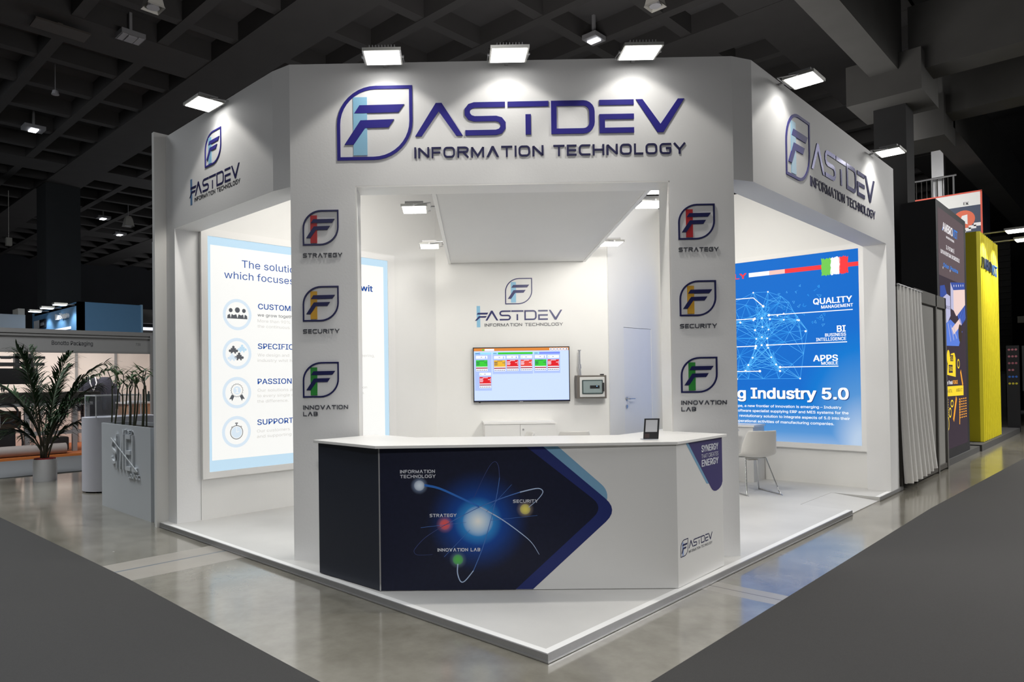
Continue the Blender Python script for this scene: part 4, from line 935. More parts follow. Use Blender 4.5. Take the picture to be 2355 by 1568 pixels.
MB().strip(FPL, [(-6.34,0.84),(-5.55,0.51)], 0.012, 0.021, 0.027).build('letter_slash', GWL, t)
BST = mat('bamboo_stem', (0.055,0.06,0.03), 0.5, var=0.3, scale=40); BLF = mat('bamboo_leaf', (0.07,0.13,0.045), 0.45, var=0.35, scale=30)
def leaf(mb, base, d, L_, wd, droop):
    d = V(d).normalized(); side = d.cross(V((0,0,1))); side = side.normalized() if side.length > 1e-3 else V((1,0,0))
    pts = []; n = 5
    for i in range(n+1):
        u = i/n; c = V(base) + d*L_*u + V((0,0,-droop*u*u*L_)); ww = wd*math.sin(math.pi*min(1, u*0.92+0.08))*0.5*(1 if u < 1 else 0)
        pts.append((c-side*ww, c+side*ww+V((0,0,0.0))))
    vs = [q for pr in pts for q in pr]; mb.add(vs, [(2*i, 2*i+1, 2*i+3, 2*i+2) for i in range(n)])
rb = random.Random(11)
hts = [(6.71, 0.5), (6.49, 0.46), (6.32, 0.5), (6.25, 0.4), (6.1, 0.44), (6.02, 0.48), (5.97, 0.42), (5.9, 0.52), (5.74, 0.46), (5.53, 0.5)]
places = ['at the left end of the planter', 'second from the left end of the planter', 'third from the left in the planter', 'short one fourth from the left in the planter', 'fifth from the left in the planter', 'leaning one left of the planter middle clump', 'leaning one right of the planter middle clump', 'seventh leafy one in the planter, tall and green', 'thick one near the right planter end', 'right end of the planter, by the panel']
for i, (yy, hh) in enumerate(hts):
    x = PX0+0.094+0.02*(-1)**i; b0 = V((x, yy, 0.955)); lean = V((rb.uniform(-.02,.05), rb.uniform(-.03,.03), 0))
    t = thing('bamboo_stalk', 'bamboo stalk with leaf tuft, ' + places[i], 'plant', b0, group='bamboo stalks in the planter')
    top = b0+lean+V((0,0,hh)); r_ = 0.010 if i != 8 else 0.016
    st = MB().tube([b0, (b0+top)/2+V((.01,.01,0)), top], [r_, r_*0.95, r_*0.8], 8)
    for k in range(2):
        e = top + V((rb.uniform(-.06,.06), rb.uniform(-.07,.07), rb.uniform(.08,.18)))
        st.tube([top-V((0,0,.03)), (top+e)/2+V((rb.uniform(-.03,.03),rb.uniform(-.03,.03),-.02)), e], 0.005, 6)
        lf = MB()
        for q in range(7):
            az = rb.uniform(0, 6.28); leaf(lf, e, (math.cos(az), math.sin(az), rb.uniform(-.1,1.4)), rb.uniform(.10,.20), .026, rb.uniform(0,.6))
        lf.build('leaf_tuft', BLF, t)
    st.build('stem', BST, t, smooth=60)

t = thing('plinth', 'white round-fronted plinth behind the planter box', 'plinth', (0.55, 7.95, 0))
pl = [(0.50+0.30*math.cos(a), 7.95+0.28*math.sin(a)) for a in [math.radians(120+15*i) for i in range(13)]] + [(1.15,7.67),(1.15,8.23)]
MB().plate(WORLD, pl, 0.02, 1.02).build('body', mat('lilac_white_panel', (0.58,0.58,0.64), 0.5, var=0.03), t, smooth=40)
for x, y in ((0.3,8.05),(0.35,7.8),(1.05,7.75),(1.05,8.15)): MB().cyl((x,y,0),(x,y,0.02),0.03,n=10).build('foot', BLACK, t)
t = thing('display_case', 'empty clear display case on top of the white plinth', 'display case', (0.6, 7.95, 1.02))
GL = mat('clear_edge', (0.75,0.76,0.78), 0.15, spec=0.6); e = MB()
for x in (0.30,0.90):
    for y in (7.72,8.15): e.box(x-.006,x+.006,y-.006,y+.006,1.021,1.32)
for y in (7.72,8.15): e.box(0.30,0.90,y-.008,y+.008,1.31,1.325)
for x in (0.30,0.90): e.box(x-.008,x+.008,7.72,8.15,1.31,1.325)
e.build('edges', GL, t)
gm = bpy.data.materials.new('clear_acrylic_sheet'); gm.use_nodes = True; nt = gm.node_tree; nt.nodes.clear()
o_ = nt.nodes.new('ShaderNodeOutputMaterial'); tr = nt.nodes.new('ShaderNodeBsdfTransparent'); gl = nt.nodes.new('ShaderNodeBsdfGlossy'); mx = nt.nodes.new('ShaderNodeMixShader'); fz = nt.nodes.new('ShaderNodeFresnel')
gl.inputs['Roughness'].default_value = 0.05; fz.inputs['IOR'].default_value = 1.45; tr.inputs[0].default_value = (0.93,0.94,0.95,1)
mx.inputs[0].default_value = 0.05; nt.links.new(tr.outputs[0], mx.inputs[1]); nt.links.new(gl.outputs[0], mx.inputs[2]); nt.links.new(mx.outputs[0], o_.inputs[0])
g = MB()
g.box(0.299,0.301,7.726,8.144,1.021,1.31).box(0.899,0.901,7.726,8.144,1.021,1.31).box(0.306,0.894,7.719,7.721,1.021,1.31).box(0.306,0.894,8.149,8.151,1.021,1.31)
g.build('glazing', gm, t)

PLM = mat('palm_leaf', (0.020,0.048,0.017), 0.45, var=0.4, scale=20); PST = mat('palm_stem', (0.05,0.045,0.025), 0.6, var=0.3, scale=30)
pc = V((0.20, 9.70, 0))
t = thing('potted_palm', 'tall feathery palm in a white pot with red chips', 'plant', pc)
n = 28; vs = []; prof = [(.165,0),(.165,.33),(.152,.33),(.152,.28)]
for r_, z_ in prof: vs += [(pc.x+r_*math.cos(2*math.pi*k/n), pc.y+r_*math.sin(2*math.pi*k/n), z_) for k in range(n)]
fs = [tuple(range(n-1,-1,-1))]+[(j*n+k, j*n+(k+1) % n, (j+1)*n+(k+1) % n, (j+1)*n+k) for j in range(3) for k in range(n)]
MB().add(vs, fs).build('pot', mat('white_pot', (0.82,0.82,0.84), 0.4), t, smooth=40)
MB().cyl(pc+V((0,0,.27)), pc+V((0,0,.343)), .151, n=20).build('red_chips', mat('red_chips', (0.35,0.03,0.03), 0.8, var=0.5, scale=120, bump=1, bscale=90), t)
vr = V((R2,-R2,0)); vdp = V((R2,R2,0))
rp_ = random.Random(5)
fr_ = [(-0.55,1.75,.2),(-0.75,1.55,-.3),(-0.35,2.05,.1),(-0.2,2.0,-.4),(-0.95,1.45,.2),(0.25,1.75,.3),(0.55,1.95,-.1),(1.05,1.80,.1),(1.35,1.72,-.2),(0.75,1.45,.35),(-0.55,1.1,-.4),(0.6,1.05,-.3),(0.35,1.2,.5),(-0.25,1.45,.5),(1.0,1.30,-.35),(-0.45,0.8,-.3),(0.8,0.95,.1)]
for i, (sx, hz, dp) in enumerate(fr_):
    b0 = pc + V((rp_.uniform(-.05,.05), rp_.uniform(-.05,.05), .31)); tip = pc + vr*sx*0.88 + vdp*dp + V((0,0,hz))
    mid = b0*0.55 + tip*0.45 + V((0,0,hz*0.32)) - vr*sx*0.15
    P = []
    for k in range(25):
        u = k/24; P.append(b0*(1-u)**2 + mid*2*u*(1-u) + tip*u*u)
    f_ = MB().tube(P, [0.012*(1-0.8*k/24) for k in range(25)], 6); f_.m(1)
    for k in range(7, 25):
        d = (P[min(k+1,24)]-P[k-1]).normalized(); sd = d.cross(V((0,0,1)))
        sd = sd.normalized() if sd.length > .05 else vr
        for s_ in (-1, 1):
            for jj in range(3):
                bb = P[k] - d*0.022*jj
                leaf(f_, bb, d*0.75 + sd*s_*rp_.uniform(.5,.9) + V((0,0,rp_.uniform(-.1,.25))), rp_.uniform(.30,.50)*(1-0.35*abs(k-14)/10), .024, rp_.uniform(.15,.65))
    f_.build('frond', [PST, PLM], t)

# ================================================================== left background: packaging stand
t = thing('exhibition_booth', 'neighbouring packaging booth with a grey lettered header beam behind the palm', 'booth', (0, 14.5, 0))
GB = mat('grey_header', (0.235,0.232,0.228), 0.5, var=0.03); GB2 = mat('mid_grey_profile', (0.20,0.195,0.19), 0.5)
F13 = FY(13.0)
MB().fbox(F13, -0.9, 3.17, 2.14, 2.42, -0.08, 0).build('header', GB, t)
r_ = MB()
for za, zb, ff in ((2.42,2.455,.03),(2.455,2.475,.01),(2.475,2.51,.04),(2.51,2.56,.02)): r_.fbox(F13, -0.9, 3.2, za, zb, -0.1, ff)
r_.fbox(F13, -0.9, 3.17, 2.10, 2.14, -0.09, 0.015).build('header_profile', GB2, t)
mb = MB().text(F13, 'Bonotto Packaging', 1.205, 2.255, 0.082, 0.002, x1=1.975, bold=0.013).text(F13, '730', 2.845, 2.275, 0.05, 0.002, x1=2.945)
mb.build('header_lettering', mat('charcoal_print', (0.03,0.03,0.035), 0.5), t)
WB = mat('warm_white_panel', (0.74,0.66,0.60), 0.6, var=0.02)
MB().box(-0.9, 4.6, 16.0, 16.06, 0, 2.4).build('rear_panel', WB, t)
MB().box(4.54, 4.6, 13, 16, 0, 2.4).build('side_panel', WB, t)
for x in (2.56, 3.48, 1.6): MB().box(x-.025, x+.025, 15.95, 16.0, 0, 2.4).build('post', GB, t)
MB().box(3.14, 3.20, 12.92, 13.0, 0, 2.5).build('post', GB2, t)
MB().box(-0.9, 4.6, 13.13, 16, 0.0, 0.05).build('carpet', mat('orange_carpet', (0.45,0.13,0.04), 0.9, var=0.1, scale=60), t)
MB().box(-0.9, 4.6, 13.08, 13.13, 0.0, 0.06).build('orange_edge', mat('orange_edge', (0.55,0.16,0.03), 0.6), t)
area_light('booth_light', (1.6, 14.6, 2.38), (0,0.35,-1), 3.6, 0.5, 48, (1.0,0.92,0.86))
tag(MB().box(-0.9, 3.6, 10.42, 13.07, 0.0, 0.012).build('booth_carpet', mat('blue_grey_carpet', (0.10,0.105,0.11), 0.9, var=0.1, scale=80)), 'flat grey carpet in front of the packaging booth', 'carpet')
t = thing('packaging_machine', 'black packaging machine on aluminium legs behind the palm', 'machine', (0.4, 14.2, 0.05))
BM = mat('machine_black', (0.012,0.012,0.014), 0.45, var=0.2, scale=3); BM2 = mat('machine_dark_grey', (0.05,0.05,0.052), 0.4)
MB().box(-0.85, 1.15, 13.75, 14.9, 1.48, 1.80).build('hood', BM, t, bevel=0.01)
m = MB().box(-0.85, 1.3, 13.85, 14.8, 1.86, 1.92).box(-0.85, 1.3, 13.8, 13.86, 2.0, 2.05)
for x in (-0.1,0.25,0.75,1.0): m.box(x, x+0.08, 13.8, 13.95, 1.78, 2.10)
for x in (0.05,0.5,0.9): m.cyl((x,13.8,2.02),(x+0.18,13.8,2.02),0.03,n=8)
m.build('roller_frame', BM2, t)
MB().box(-0.85, 2.35, 13.7, 14.7, 1.10, 1.30).build('bed', mat('machine_brown_black', (0.028,0.024,0.022), 0.5), t)
MB().box(-0.85, 2.2, 13.72, 14.7, 1.02, 1.09).build('bed_rail', ALUD, t)
for x in (0.95, 1.85, 2.1): MB().box(x-.045, x+.045, 13.75, 13.84, 0.05, 1.02).build('leg', ALUD, t)
MB().box(0.95, 2.1, 13.76, 13.82, 0.42, 0.50).build('cross_rail', ALUD, t)
MB().box(-0.85, 0.75, 13.8, 14.5, 0.15, 0.58).build('lower_cabinet', BM, t)
MB().box(-0.3, 0.9, 14.0, 14.5, 0.58, 0.92).build('cardboard_bin', mat('dark_cardboard', (0.10,0.065,0.045), 0.8), t)
MB().tube([(0.55+0.22*math.cos(a), 13.68, 0.90+0.19*math.sin(a)) for a in [2*math.pi*i/20 for i in range(20)]], 0.022, 6, True).build('cable_loop', BLACK, t)
MB().tube(smooth_path([(0.6,13.68,0.72),(0.78,13.68,0.6),(0.85,13.68,0.3),(0.8,13.68,0.12)]), 0.018, 6).build('cable', BLACK, t)
MB().tube(smooth_path([(0.25,13.66,0.78),(0.24,13.66,0.45),(0.35,13.66,0.2),(0.62,13.66,0.08)]), 0.008, 6).build('hose', mat('pale_hose', (0.4,0.4,0.4), 0.5), t)
MB().box(-0.2, 0.45, 13.64, 13.70, 0.62, 0.90).build('side_plate', mat('pale_plate', (0.45,0.45,0.45), 0.4), t)
MB().text(FY(13.635), 'ac', 0.16, 0.66, 0.13, 0.002, x1=0.38).build('plate_lettering', BM2, t)
MB().box(1.3, 1.75, 13.8, 14.2, 0.07, 0.36).build('drive_unit', BM, t, bevel=0.03)
tag(MB().tube([(-0.8,13.35,0.16),(1.55,13.35,0.16)], 0.11, 14).build('film_roll', mat('pale_film', (0.33,0.29,0.27), 0.3, var=0.2, scale=3), smooth=60), 'long pale roll lying along the orange floor edge behind the pot', 'roll')
# jackets on a chair behind the machine, seen over its bed
CL = mat('dark_navy_cloth', (0.025,0.026,0.04), 0.9, var=0.2, scale=20)
def jacket(x, y, label, collar):
    t = thing('hanging_jacket', label, 'jacket', (x, y, 0.5), group='dark jackets hung on chairs')
    prof = [(.20,.10,.50),(.235,.13,.70),(.24,.14,1.0),(.245,.14,1.25),(.225,.13,1.42),(.16,.11,1.55),(.09,.09,1.62)]
    n = 20; vs = []
    for a, b_, z_ in prof: vs += [(x+a*math.cos(2*math.pi*k/n), y+b_*math.sin(2*math.pi*k/n), z_) for k in range(n)]
    fs = [(j*n+k, j*n+(k+1) % n, (j+1)*n+(k+1) % n, (j+1)*n+k) for j in range(len(prof)-1) for k in range(n)]
    MB().add(vs, fs+[tuple(range(6*n, 7*n)), tuple(range(n-1,-1,-1))]).build('cloth', CL, t, smooth=80)
    for s_ in (-1, 1): MB().tube([(x+s_*.21,y,1.44),(x+s_*.27,y-.03,1.2),(x+s_*.28,y-.05,.85)], [.07,.065,.055], 10).build('sleeve', CL, t, smooth=80)
    if collar:
        MB().tube([(x-.06,y-.08,1.62),(x-.07,y-.14,1.48),(x,y-.155,1.30),(x+.07,y-.14,1.48),(x+.06,y-.08,1.62)], .014, 6).build('lanyard', mat('white_ribbon', (0.7,0.7,0.72), 0.6), t)
jacket(2.55, 14.9, 'dark jacket with a white lanyard round its collar', True)
jacket(2.95, 15.2, 'dark plain jacket beside the one with the white lanyard', False)
WOOD = mat('light_wood', (0.52,0.30,0.17), 0.5, var=0.12, scale=12)
t = thing('reception_desk', 'light wood desk with papers at the back of the packaging booth', 'desk', (3.5, 14.8, 0.05))
MB().box(3.15, 4.1, 14.3, 15.1, 0.98, 1.02).build('desk_top', LAM, t); MB().box(3.2, 4.05, 14.35, 15.05, 0.05, 0.98).build('body', WOOD, t)
tag(MB().box(3.25, 3.55, 14.4, 14.65, 1.021, 1.05).build('paper_stack', mat('paper', (0.7,0.7,0.75), 0.7)), 'stack of white papers on the light wood desk', 'papers')
tag(MB().cyl((3.75,14.6,1.021),(3.75,14.6,1.20),0.045,n=14).cyl((3.75,14.6,1.20),(3.75,14.6,1.27),0.02,n=12).build('bottle', mat('dark_bottle', (0.02,0.03,0.03), 0.2)), 'small dark bottle on the light wood desk', 'bottle')
t = thing('wooden_shelf', 'low open wooden shelf right of the light wood desk', 'shelf', (4.3, 14.5, 0.05))
for z_ in (0.05, 0.42, 0.80): MB().box(4.12, 4.5, 14.3, 14.8, z_, z_+0.04).build('board', WOOD, t)
for x in (4.08, 4.5): MB().box(x, x+0.04, 14.3, 14.8, 0.05, 0.84).build('side', WOOD, t)

# far blue stand
BLUE = mat('steel_blue_wall', (0.10,0.24,0.42), 0.6, var=0.02)
t = thing('blue_booth', 'steel blue exhibition booth with a lit sign rising behind the grey header', 'booth', (5.3, 22, 0))
bx, by = 4.453, 22.0
MB().box(bx, bx+0.2, by+0.0, 27.3, 2.4, 4.12).box(bx, bx+2.0, by, by+0.2, 2.4, 4.12).box(bx+1.9, bx+2.0, by+0.2, 27, 2.4, 4.12).box(bx, bx+2.0, by+0.01, 27, 4.0, 4.08).build('fascia', BLUE, t)
MB().box(bx+0.02, bx+0.18, by+0.02, 27.2, 0, 2.4).box(bx+0.2, bx+1.95, by+0.02, by+0.18, 0, 2.4).build('lower_wall', BLUE, t)
MB().box(bx+2.0, bx+2.06, by-0.02, by+0.3, 2.3, 4.14).build('corner_post', mat('pale_blue_post', (0.25,0.42,0.58), 0.5), t)
FBL = FX(bx)
MB().fbox(FBL, -26.9, -25.5, 3.50, 3.80, 0.0, 0.05).m(1).text(FBL, 'salvi', -26.05, 3.58, 0.14, 0.055, x1=-25.6).m(2).fbox(FBL, -26.9, -26.2, 3.50, 3.80, 0.05, 0.052).build('sign_board', [BLACK, WHITEV, mat('pale_sign', (0.6,0.62,0.64), 0.5)], t)
solid_text(t, FBL, 'l.misano', -24.2, 3.66, 0.20, -22.9, 0.08, mat('white_letters', (0.8,0.8,0.8), 0.5), 'sign_lettering', 0.02)
MB().fbox(FBL, -26.6, -22.75, 3.28, 3.36, -0.05, 0.02).build('light_strip', glow('lit_strip', (235,240,255), 1.4), t)
for i, (yy, lb) in enumerate(((25.18,'spotlight over the blue booth, leftmost of three'),(23.74,'spotlight over the blue booth, middle of three'),(22.35,'spotlight over the blue booth, rightmost of three'))):
    q = thing('arm_spotlight', lb, 'spotlight', (bx-0.45, yy, 4.0), group='arm spotlights over the blue booth')
    MB().box(bx-0.65, bx-0.25, yy-0.13, yy+0.13, 4.01, 4.07).build('housing', GLASSY, q)
    MB().box(bx-0.63, bx-0.27, yy-0.11, yy+0.11, 3.995, 4.01).build('lens', mat('cool_lens', (1,1,1), 0.3, emit=(0.86,0.93,1.0), es=7), q)
    MB().box(bx-0.25, bx+0.02, yy-0.015, yy+0.015, 4.02, 4.05).build('arm', ALUD, q)
    spot_light('spot_beam', (bx-0.45, yy, 3.97), (0.30,0,-1), 60, 110, 0.6, 0.06, (0.88,0.94,1.0))
t = thing('white_booth', 'pale low booth block at the far left edge left of the blue one', 'booth', (2.0, 24.5, 0))
MB().box(0.5, 3.54, 24.5, 25.5, 0, 3.82).build('wall', mat('cool_white_panel', (0.33,0.38,0.43), 0.5), t); MB().box(3.32, 3.52, 24.5, 25.2, 3.82, 4.03).build('chimney_box', mat('beige_box', (0.33,0.32,0.29), 0.6), t)
t = thing('lit_counter', 'thin bright strip of a far booth between the blue booth and the partition', 'booth', (7.6, 23, 0))
MB().box(6.9, 8.6, 23.0, 23.3, 3.35, 3.45).build('light_strip', glow('lit_strip', (235,240,255), 1.4), t); MB().box(6.9, 8.6, 23.05, 23.3, 3.6, 4.1).build('panel', DARKG, t); MB().box(6.9, 8.6, 23.05, 23.3, 0, 3.35).build('lower_panel', DARKG, t)

# ================================================================== right neighbour: curtain, partition, towers
CUR = mat('pale_grey_curtain', (0.72,0.71,0.685), 0.85, var=0.05, scale=30, bump=0.2, bscale=300)
t = thing('curtain', 'pale grey curtain hanging from a rail beside the right frame', 'curtain', (8.1, 0.1, 0.08))
nx, nz2 = 90, 14; vs = []; fs = []
for j in range(nz2+1):
    v_ = j/nz2
    for i in range(nx+1):
        u = i/nx; xw = 7.285 + u*(0.93 + 0.33*(1-v_)**1.5); amp = 0.014 + 0.026*(1-v_)
        vs.append((xw, -0.02 - 0.065*u + amp*math.sin(u*44+0.9*math.sin(u*9)+0.4*v_) - 0.06*(1-v_)**2, 0.10 + 2.50*v_ - 0.05*u*v_ + (0.10*u*u*(1-v_))))
for j in range(nz2):
    for i in range(nx): a = j*(nx+1)+i; fs.append((a, a+1, a+nx+2, a+nx+1))
MB().add(vs, fs).build('cloth', CUR, t, smooth=80)
MB().cyl((7.28,-0.02,2.60),(8.25,-0.085,2.56),0.012,n=8).build('rail', ALUD, t)
for x in (7.40, 8.20): MB().cyl((x,0.02,0),(x,0.02,2.58),0.03,n=8).build('post', DARKG, t)
t = thing('partition_wall', 'grey aluminium framed partition wall between the curtain and black tower', 'partition', (9.4, 0.2, 0))
PAR = mat('grey_partition', (0.235,0.23,0.215), 0.55, var=0.04); PPOST = mat('slotted_post', (0.15,0.145,0.135), 0.5, 0.2, var=0.15, scale=60)
MB().box(8.1, 10.12, 0.0, 0.02, 0.10, 2.45).build('panel', PAR, t)
MB().box(8.1, 10.14, -0.03, 0.04, 2.45, 2.62).build('top_rail', PPOST, t)
for x in (9.45, 10.1): MB().box(x-.035, x+.035, -0.03, 0.04, 0.0, 2.62).build('post', PPOST, t)
MB().box(8.1, 10.1, -0.02, 0.03, 0.03, 0.10).build('bottom_rail', DARKG, t)

t = thing('led_tower', 'tall black tower with a lit advertising screen facing the aisle', 'advertising tower', (11.2, 0.5, 0))
MB().box(10.03, 12.46, 0.055, 0.52, 0.10, 4.16).build('casing', mat('black_casing', (0.010,0.010,0.014), 0.6), t)
MB().box(10.15, 13.28, 0.03, 0.9, 0.0, 0.10).build('base', mat('dark_base', (0.06,0.06,0.06), 0.6), t)
FQ2 = FY(0.0545)
c_ = [glow('led_plum', (92,78,82), 0.9), glow('led_dark', (58,48,58), 0.9), glow('led_white', (235,232,235), 1.0), glow('led_blue', (40,130,225), 1.0), glow('led_navy', (50,74,150), 1.0), glow('led_mid_blue', (84,118,205), 1.0), glow('led_cream', (222,196,190), 1.0), glow('led_yellow', (238,206,48), 1.0), glow('led_amber', (240,160,50), 1.0), glow('led_brown', (60,48,40), 0.9), glow('led_lilac', (176,176,206), 1.0)]
p = MB()
p.m(1).rect(FQ2, 10.16, 12.28, 0.25, 4.06, 0.0); p.m(0).rect(FQ2, 10.16, 12.28, 3.0, 4.06, 0.001)
p.m(2).text(FQ2, 'AMBRO', 10.50, 3.735, 0.135, 0.003, x1=11.30, bold=0.018); p.m(3).text(FQ2, 'VIT', 11.31, 3.735, 0.135, 0.003, x1=11.70, bold=0.018).plate(FQ2, [(10.46,3.735),(10.52,3.735),(10.58,3.80),(10.53,3.80)], 0.0025)
p.m(2).text(FQ2, 'MACHINE FASTENERS', 10.76, 3.645, 0.035, 0.003, x1=11.405, bold=0.018)
p.text(FQ2, 'IL FUTURO È', 10.74, 3.465, 0.062, 0.003, x1=11.40, bold=0.013).text(FQ2, "UN'AVVENTURA INCREDIBILE", 10.314, 3.355, 0.062, 0.003, x1=11.845, bold=0.013)
p.m(3).text(FQ2, 'Orion', 10.50, 3.155, 0.065, 0.003, x1=10.93, bold=0.013).text(FQ2, 'Proxima', 11.05, 3.155, 0.065, 0.003, x1=11.68, bold=0.013)
p.m(2).rect(FQ2, 10.455, 10.485, 3.12, 3.155, 0.003).rect(FQ2, 11.005, 11.035, 3.12, 3.155, 0.003)
# machines on the picture
p.m(4).plate(FQ2, [(10.20,2.62),(10.72,2.74),(10.56,2.87),(10.22,2.83)], 0.002); p.m(10).plate(FQ2, [(10.17,2.10),(10.62,2.22),(10.98,2.40),(10.98,2.72),(10.72,2.74),(10.17,2.60)], 0.0025); p.m(1).text(FQ2, 'AMBROVIT', 10.45, 2.50, 0.05, 0.003, x1=10.95)
p.m(4).plate(FQ2, [(11.02,2.95),(12.27,3.05),(12.27,2.93),(11.25,2.82)], 0.002); p.m(6).plate(FQ2, [(11.25,2.84),(12.27,2.93),(12.27,2.52),(11.45,2.42),(11.25,2.50)], 0.0025); p.m(10).plate(FQ2, [(11.02,2.95),(11.25,2.84),(11.25,2.50),(11.02,2.52)], 0.003)
for i in range(5): p.m(2).disc(FQ2, 11.3+i*0.2, 2.915+i*0.018, 0.022, 0.004, 8)
p.m(4).plate(FQ2, [(11.55,2.44),(12.27,2.66),(12.27,2.40),(11.75,2.24)], 0.004)
for i in range(5): p.m(5).strip(FQ2, [(11.62+i*.13,2.45+i*.04),(11.82+i*.11,2.30+i*.03)], 0.03, 0.005)
p.m(6).plate(FQ2, [(11.05,2.20),(11.75,2.40),(11.90,2.30),(11.20,2.10)], 0.0045); p.m(9).disc(FQ2, 11.75, 2.14, 0.16, 0.005, 12)
p.m(5).plate(FQ2, [(10.42,1.90),(11.62,1.92),(11.95,2.18),(10.95,2.34),(10.42,2.22)], 0.004); p.m(10)
for i in range(3): p.strip(FQ2, [(10.75+i*.22,2.27-i*.02),(10.95+i*.25,1.98+i*.03)], 0.03, 0.005)
# yellow icon block, band and screws
p.m(7).disc(FQ2, 10.74, 1.72, 0.12, 0.002).plate(FQ2, [(10.62,1.44),(11.30,1.40),(11.32,1.72),(11.20,1.80),(10.95,1.78),(10.66,1.60)], 0.002).disc(FQ2, 11.2, 1.70, 0.10, 0.002)
p.m(1).rect(FQ2, 10.88, 11.12, 1.66, 1.76, 0.003).text(FQ2, 'SU', 10.90, 1.672, 0.075, 0.004).rect(FQ2, 10.74, 11.06, 1.47, 1.60, 0.003); p.m(7).text(FQ2, 'FERRO', 10.76, 1.50, 0.07, 0.004, x1=11.04); p.text(FQ2, 'SU', 10.91, 1.675, 0.07, 0.004, x1=11.09)
p.m(2).text(FQ2, 'Super Threads', 10.474, 1.285, 0.06, 0.002, x1=11.03, bold=0.018); p.m(8).text(FQ2, 'FORGE', 11.05, 1.285, 0.06, 0.002, x1=11.466, bold=0.018)
p.m(7).plate(FQ2, [(10.38,1.10),(11.95,1.08),(11.95,1.25),(10.38,1.255)], 0.002); p.m(9).text(FQ2, 'FIERA METAL', 10.42, 1.15, 0.055, 0.003, x1=10.98).text(FQ2, 'AMBROVIT', 11.30, 1.15, 0.055, 0.003, x1=11.85)
for i in range(8):
    for j in range(4): p.m(8).rect(FQ2, 11.55+j*.18, 11.66+j*.18, 0.70+i*.045, 0.718+i*.045, 0.002); p.m(7).disc(FQ2, 10.42+j*.08, 0.76+i*.04, 0.012, 0.002, 6)
p.m(8).strip(FQ2, [(11.32,1.06),(11.04,0.69)], 0.09, 0.003).strip(FQ2, [(11.62,1.03),(11.55,0.60)], 0.05, 0.003).strip(FQ2, [(11.72,1.5),(11.9,1.25)], 0.08, 0.003)
for cx, cy, rx, ry in ((10.95,0.97,.10,.05),(10.78,0.83,.09,.07),(10.6,0.66,.08,.10),(11.55,1.62,.09,.07)): p.m(7).strip(FQ2, [(cx+rx*math.cos(a), cy+ry*math.sin(a)) for a in [2*math.pi*i/16 for i in range(16)]], 0.025, 0.003, None, True)
p.build('screen', c_, t)

YEL = mat('bright_yellow_panel', (0.60,0.52,0.01), 0.5, var=0.03)
t = thing('yellow_tower', 'tall bright yellow tower with a ribbed front beside the black tower', 'advertising tower', (15, 0.2, 0))
m = MB().box(13.9, 16.2, 0.10, 0.42, 0.13, 4.19)
m.build('core', YEL, t)
rb_ = MB(); n = 11
for i in range(n):
    xa = 13.9 + i*2.3/n; rb_.plate(WORLD, [(xa,0.10),(xa+0.03,0.045),(xa+0.11,0.045),(xa+0.14,0.10)], 0.13, 4.19)
rb_.build('ribbed_front', YEL, t)
MB().box(13.3, 18.6, 0.0, 0.9, 0, 0.12).build('base', mat('dark_base', (0.06,0.06,0.06), 0.6), t)
FYW = FY(0.044)
solid_text(t, FYW, 'AMBRO', 13.95, 3.49, 0.22, 15.1, 0.02, mat('dark_letter_face', (0.02,0.03,0.07), 0.3), 'sign_lettering', 0.03)
solid_text(t, FYW, 'VIT', 15.1, 3.46, 0.22, 15.85, 0.02, mat('blue_letter_face', (0.03,0.10,0.40), 0.3), 'sign_lettering', 0.03)
for x, lb in ((14.25,'nearer floodlight on the yellow tower top'),(15.55,'farther floodlight on the yellow tower top')):
    q = thing('tower_floodlight', lb, 'floodlight', (x, -0.45, 4.15), group='floodlights on the yellow tower')
    MB().box(x-.2, x+.2, -0.62, -0.30, 4.16, 4.20).build('housing', GLASSY, q); MB().box(x-.18, x+.18, -0.60, -0.32, 4.145, 4.16).build('lens', LENS, q); MB().box(x-.02, x+.02, -0.30, 0.12, 4.17, 4.19).build('arm', ALUD, q)
    spot_light('flood_beam', (x, -0.40, 4.12), (0,0.45,-1), 150, 110, 0.5, 0.06, WARM)

t = thing('sign_tower', 'navy and white sign tower with red edges rising behind the yellow tower', 'sign tower', (20, 2.0, 0))
FS = FX(20.0)
MB().box(20.0, 21.2, 0.80, 3.6, 0.0, 6.22).build('body', mat('navy_panel', (0.035,0.055,0.105), 0.6), t)
MB().fbox(FS, -3.6, -0.84, 5.86, 6.20, 0.0, 0.01).build('white_band', mat('white_band', (0.82,0.82,0.80), 0.6), t)
MB().fbox(FS, -0.84, -0.80, 0.0, 6.22, 0.0, 0.02).fbox(FS, -3.6, -0.80, 6.20, 6.235, 0.0, 0.02).build('red_edge', mat('red_edge', (0.70,0.09,0.05), 0.6), t)
MB().disc(FS, -1.20, 5.52, 0.24, 0.004, 24).build('red_disc', mat('red_disc', (0.75,0.14,0.06), 0.6), t)
MB().plate(FS, [(-1.28,5.46),(-1.12,5.38),(-1.12,5.64),(-1.24,5.62)], 0.008).build('arrow', mat('white_mark', (0.85,0.85,0.85), 0.6), t)
st = MB()
for i in range(4): st.rect(FS, -1.32+i*.11, -1.16+i*.11, 5.14+i*.055, 5.23+i*.055, 0.006)
st.build('stair_mark', mat('white_mark', (0.85,0.85,0.85), 0.6), t)
MB().text(FS, 'EK', -1.20, 5.90, 0.07, 0.014, bold=0.022).build('lettering', BLACK, t)
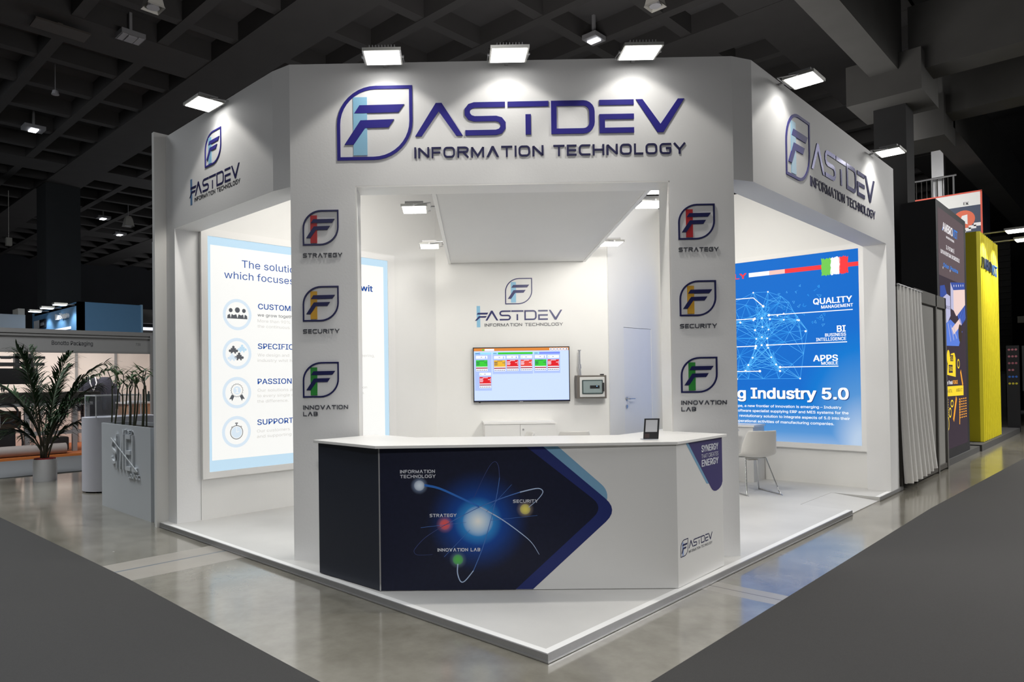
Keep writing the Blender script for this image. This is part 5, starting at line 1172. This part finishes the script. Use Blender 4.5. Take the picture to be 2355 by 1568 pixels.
# balcony railing and post
t = thing('balcony_railing', 'thin metal balcony railing high above the black tower', 'railing', (21, 2.5, 6.0))
MB().box(20.8, 21.0, 0.9, 3.0, 5.5, 5.75).build('slab_edge', BEAM, t) if False else None
MB().cyl((22.0,1.65,7.20),(22.0,3.2,7.20),0.03,n=8).build('handrail', ALUD, t)
for i in range(12): MB().cyl((22.0,1.72+i*0.13,6.0),(22.0,1.72+i*0.13,7.2),0.012 if i % 4 else 0.028,n=6).build('baluster', DARKG if i % 4 else ALUD, t)
MB().box(21.9,22.3,1.5,3.3,5.8,6.0).build('ledge', BEAM, t)
struct(MB().box(21.9,22.3,1.5,3.3,0,5.8).build('trim_9', BEAMD), 'dark support below the balcony')
tag(MB().box(22.3,22.6,2.0,2.3,5.8,8.6).build('steel_post', ALUD), 'pale grooved post above the balcony railing', 'post')
tag(MB().box(12.38,12.499,1.235,1.33,4.33,4.62).build('junction_box', mat('pale_junction', (0.6,0.6,0.58), 0.5)), 'small white box high up on the dark column by the curtain', 'box')
# far right things
def P(px, py, dist): return None
t = thing('totem_board', 'black totem with rows of small coloured stickers at the right edge', 'totem', (18.95, 0.14, 0))
FTt = FX(18.9)
MB().box(18.9, 19.0, 0.02, 0.26, 0, 2.10).build('board', BLACK, t)
stk = [srgb(150,90,100), srgb(150,90,100), srgb(140,80,90), srgb(150,90,100), srgb(40,90,170), srgb(170,160,40)]
for r_ in range(6):
    for c2_ in range(3):
        if r_ == 3 and c2_ == 2: continue
        MB().disc(FTt, -0.205+c2_*0.065, 2.0-r_*0.165, 0.026, 0.003, 10).build('sticker', mat('sticker_%d' % r_, stk[r_], 0.6), t)
tag(MB().box(32, 32.3, 0.6, 1.39, 3.33, 3.58).box(32.05,32.25,0.9,0.98,0,3.33).build('notice_board', mat('pale_notice', (0.70,0.67,0.56), 0.6)), 'pale box sign on a pole at the right edge above the totem', 'sign')
t = thing('white_easel', 'white easel board cut by the right edge', 'easel', (29.5, 0.6, 0))
MB().box(29.5, 29.56, 0.2, 1.03, 0.75, 2.37).build('board', mat('white_board', (0.8,0.8,0.78), 0.5), t); MB().box(29.5,29.55,0.95,1.0,0,0.75).box(29.5,29.55,0.25,0.3,0,0.75).build('leg', ALU, t); MB().box(29.2,29.9,0.9,1.4,0,0.06).build('foot', ALU, t)
tag(MB().box(33,33.6,1.9,2.6,0,1.4).cyl((33.0,2.2,1.4),(33.0,2.2,1.45),0.3,n=12).build('steel_bin', mat('dull_steel', (0.14,0.14,0.14), 0.4, 0.5)), 'dull grey cabinet between the yellow tower and the totem', 'cabinet')
sl = thing('slatted_screen', 'dark slatted screen behind the yellow tower', 'screen', (36, 2.8, 0))
m = MB()
for i in range(26): m.box(36, 36.12, 2.0, 3.4, 0.3+i*0.27, 0.48+i*0.27)
m.box(36.12,36.2,2.0,3.4,0,7.4).build('slats', mat('dark_slats', (0.035,0.034,0.032), 0.8), sl)

for o in bpy.data.objects:
    for k_ in ('_b', '_local'):
        if k_ in o: del o[k_]
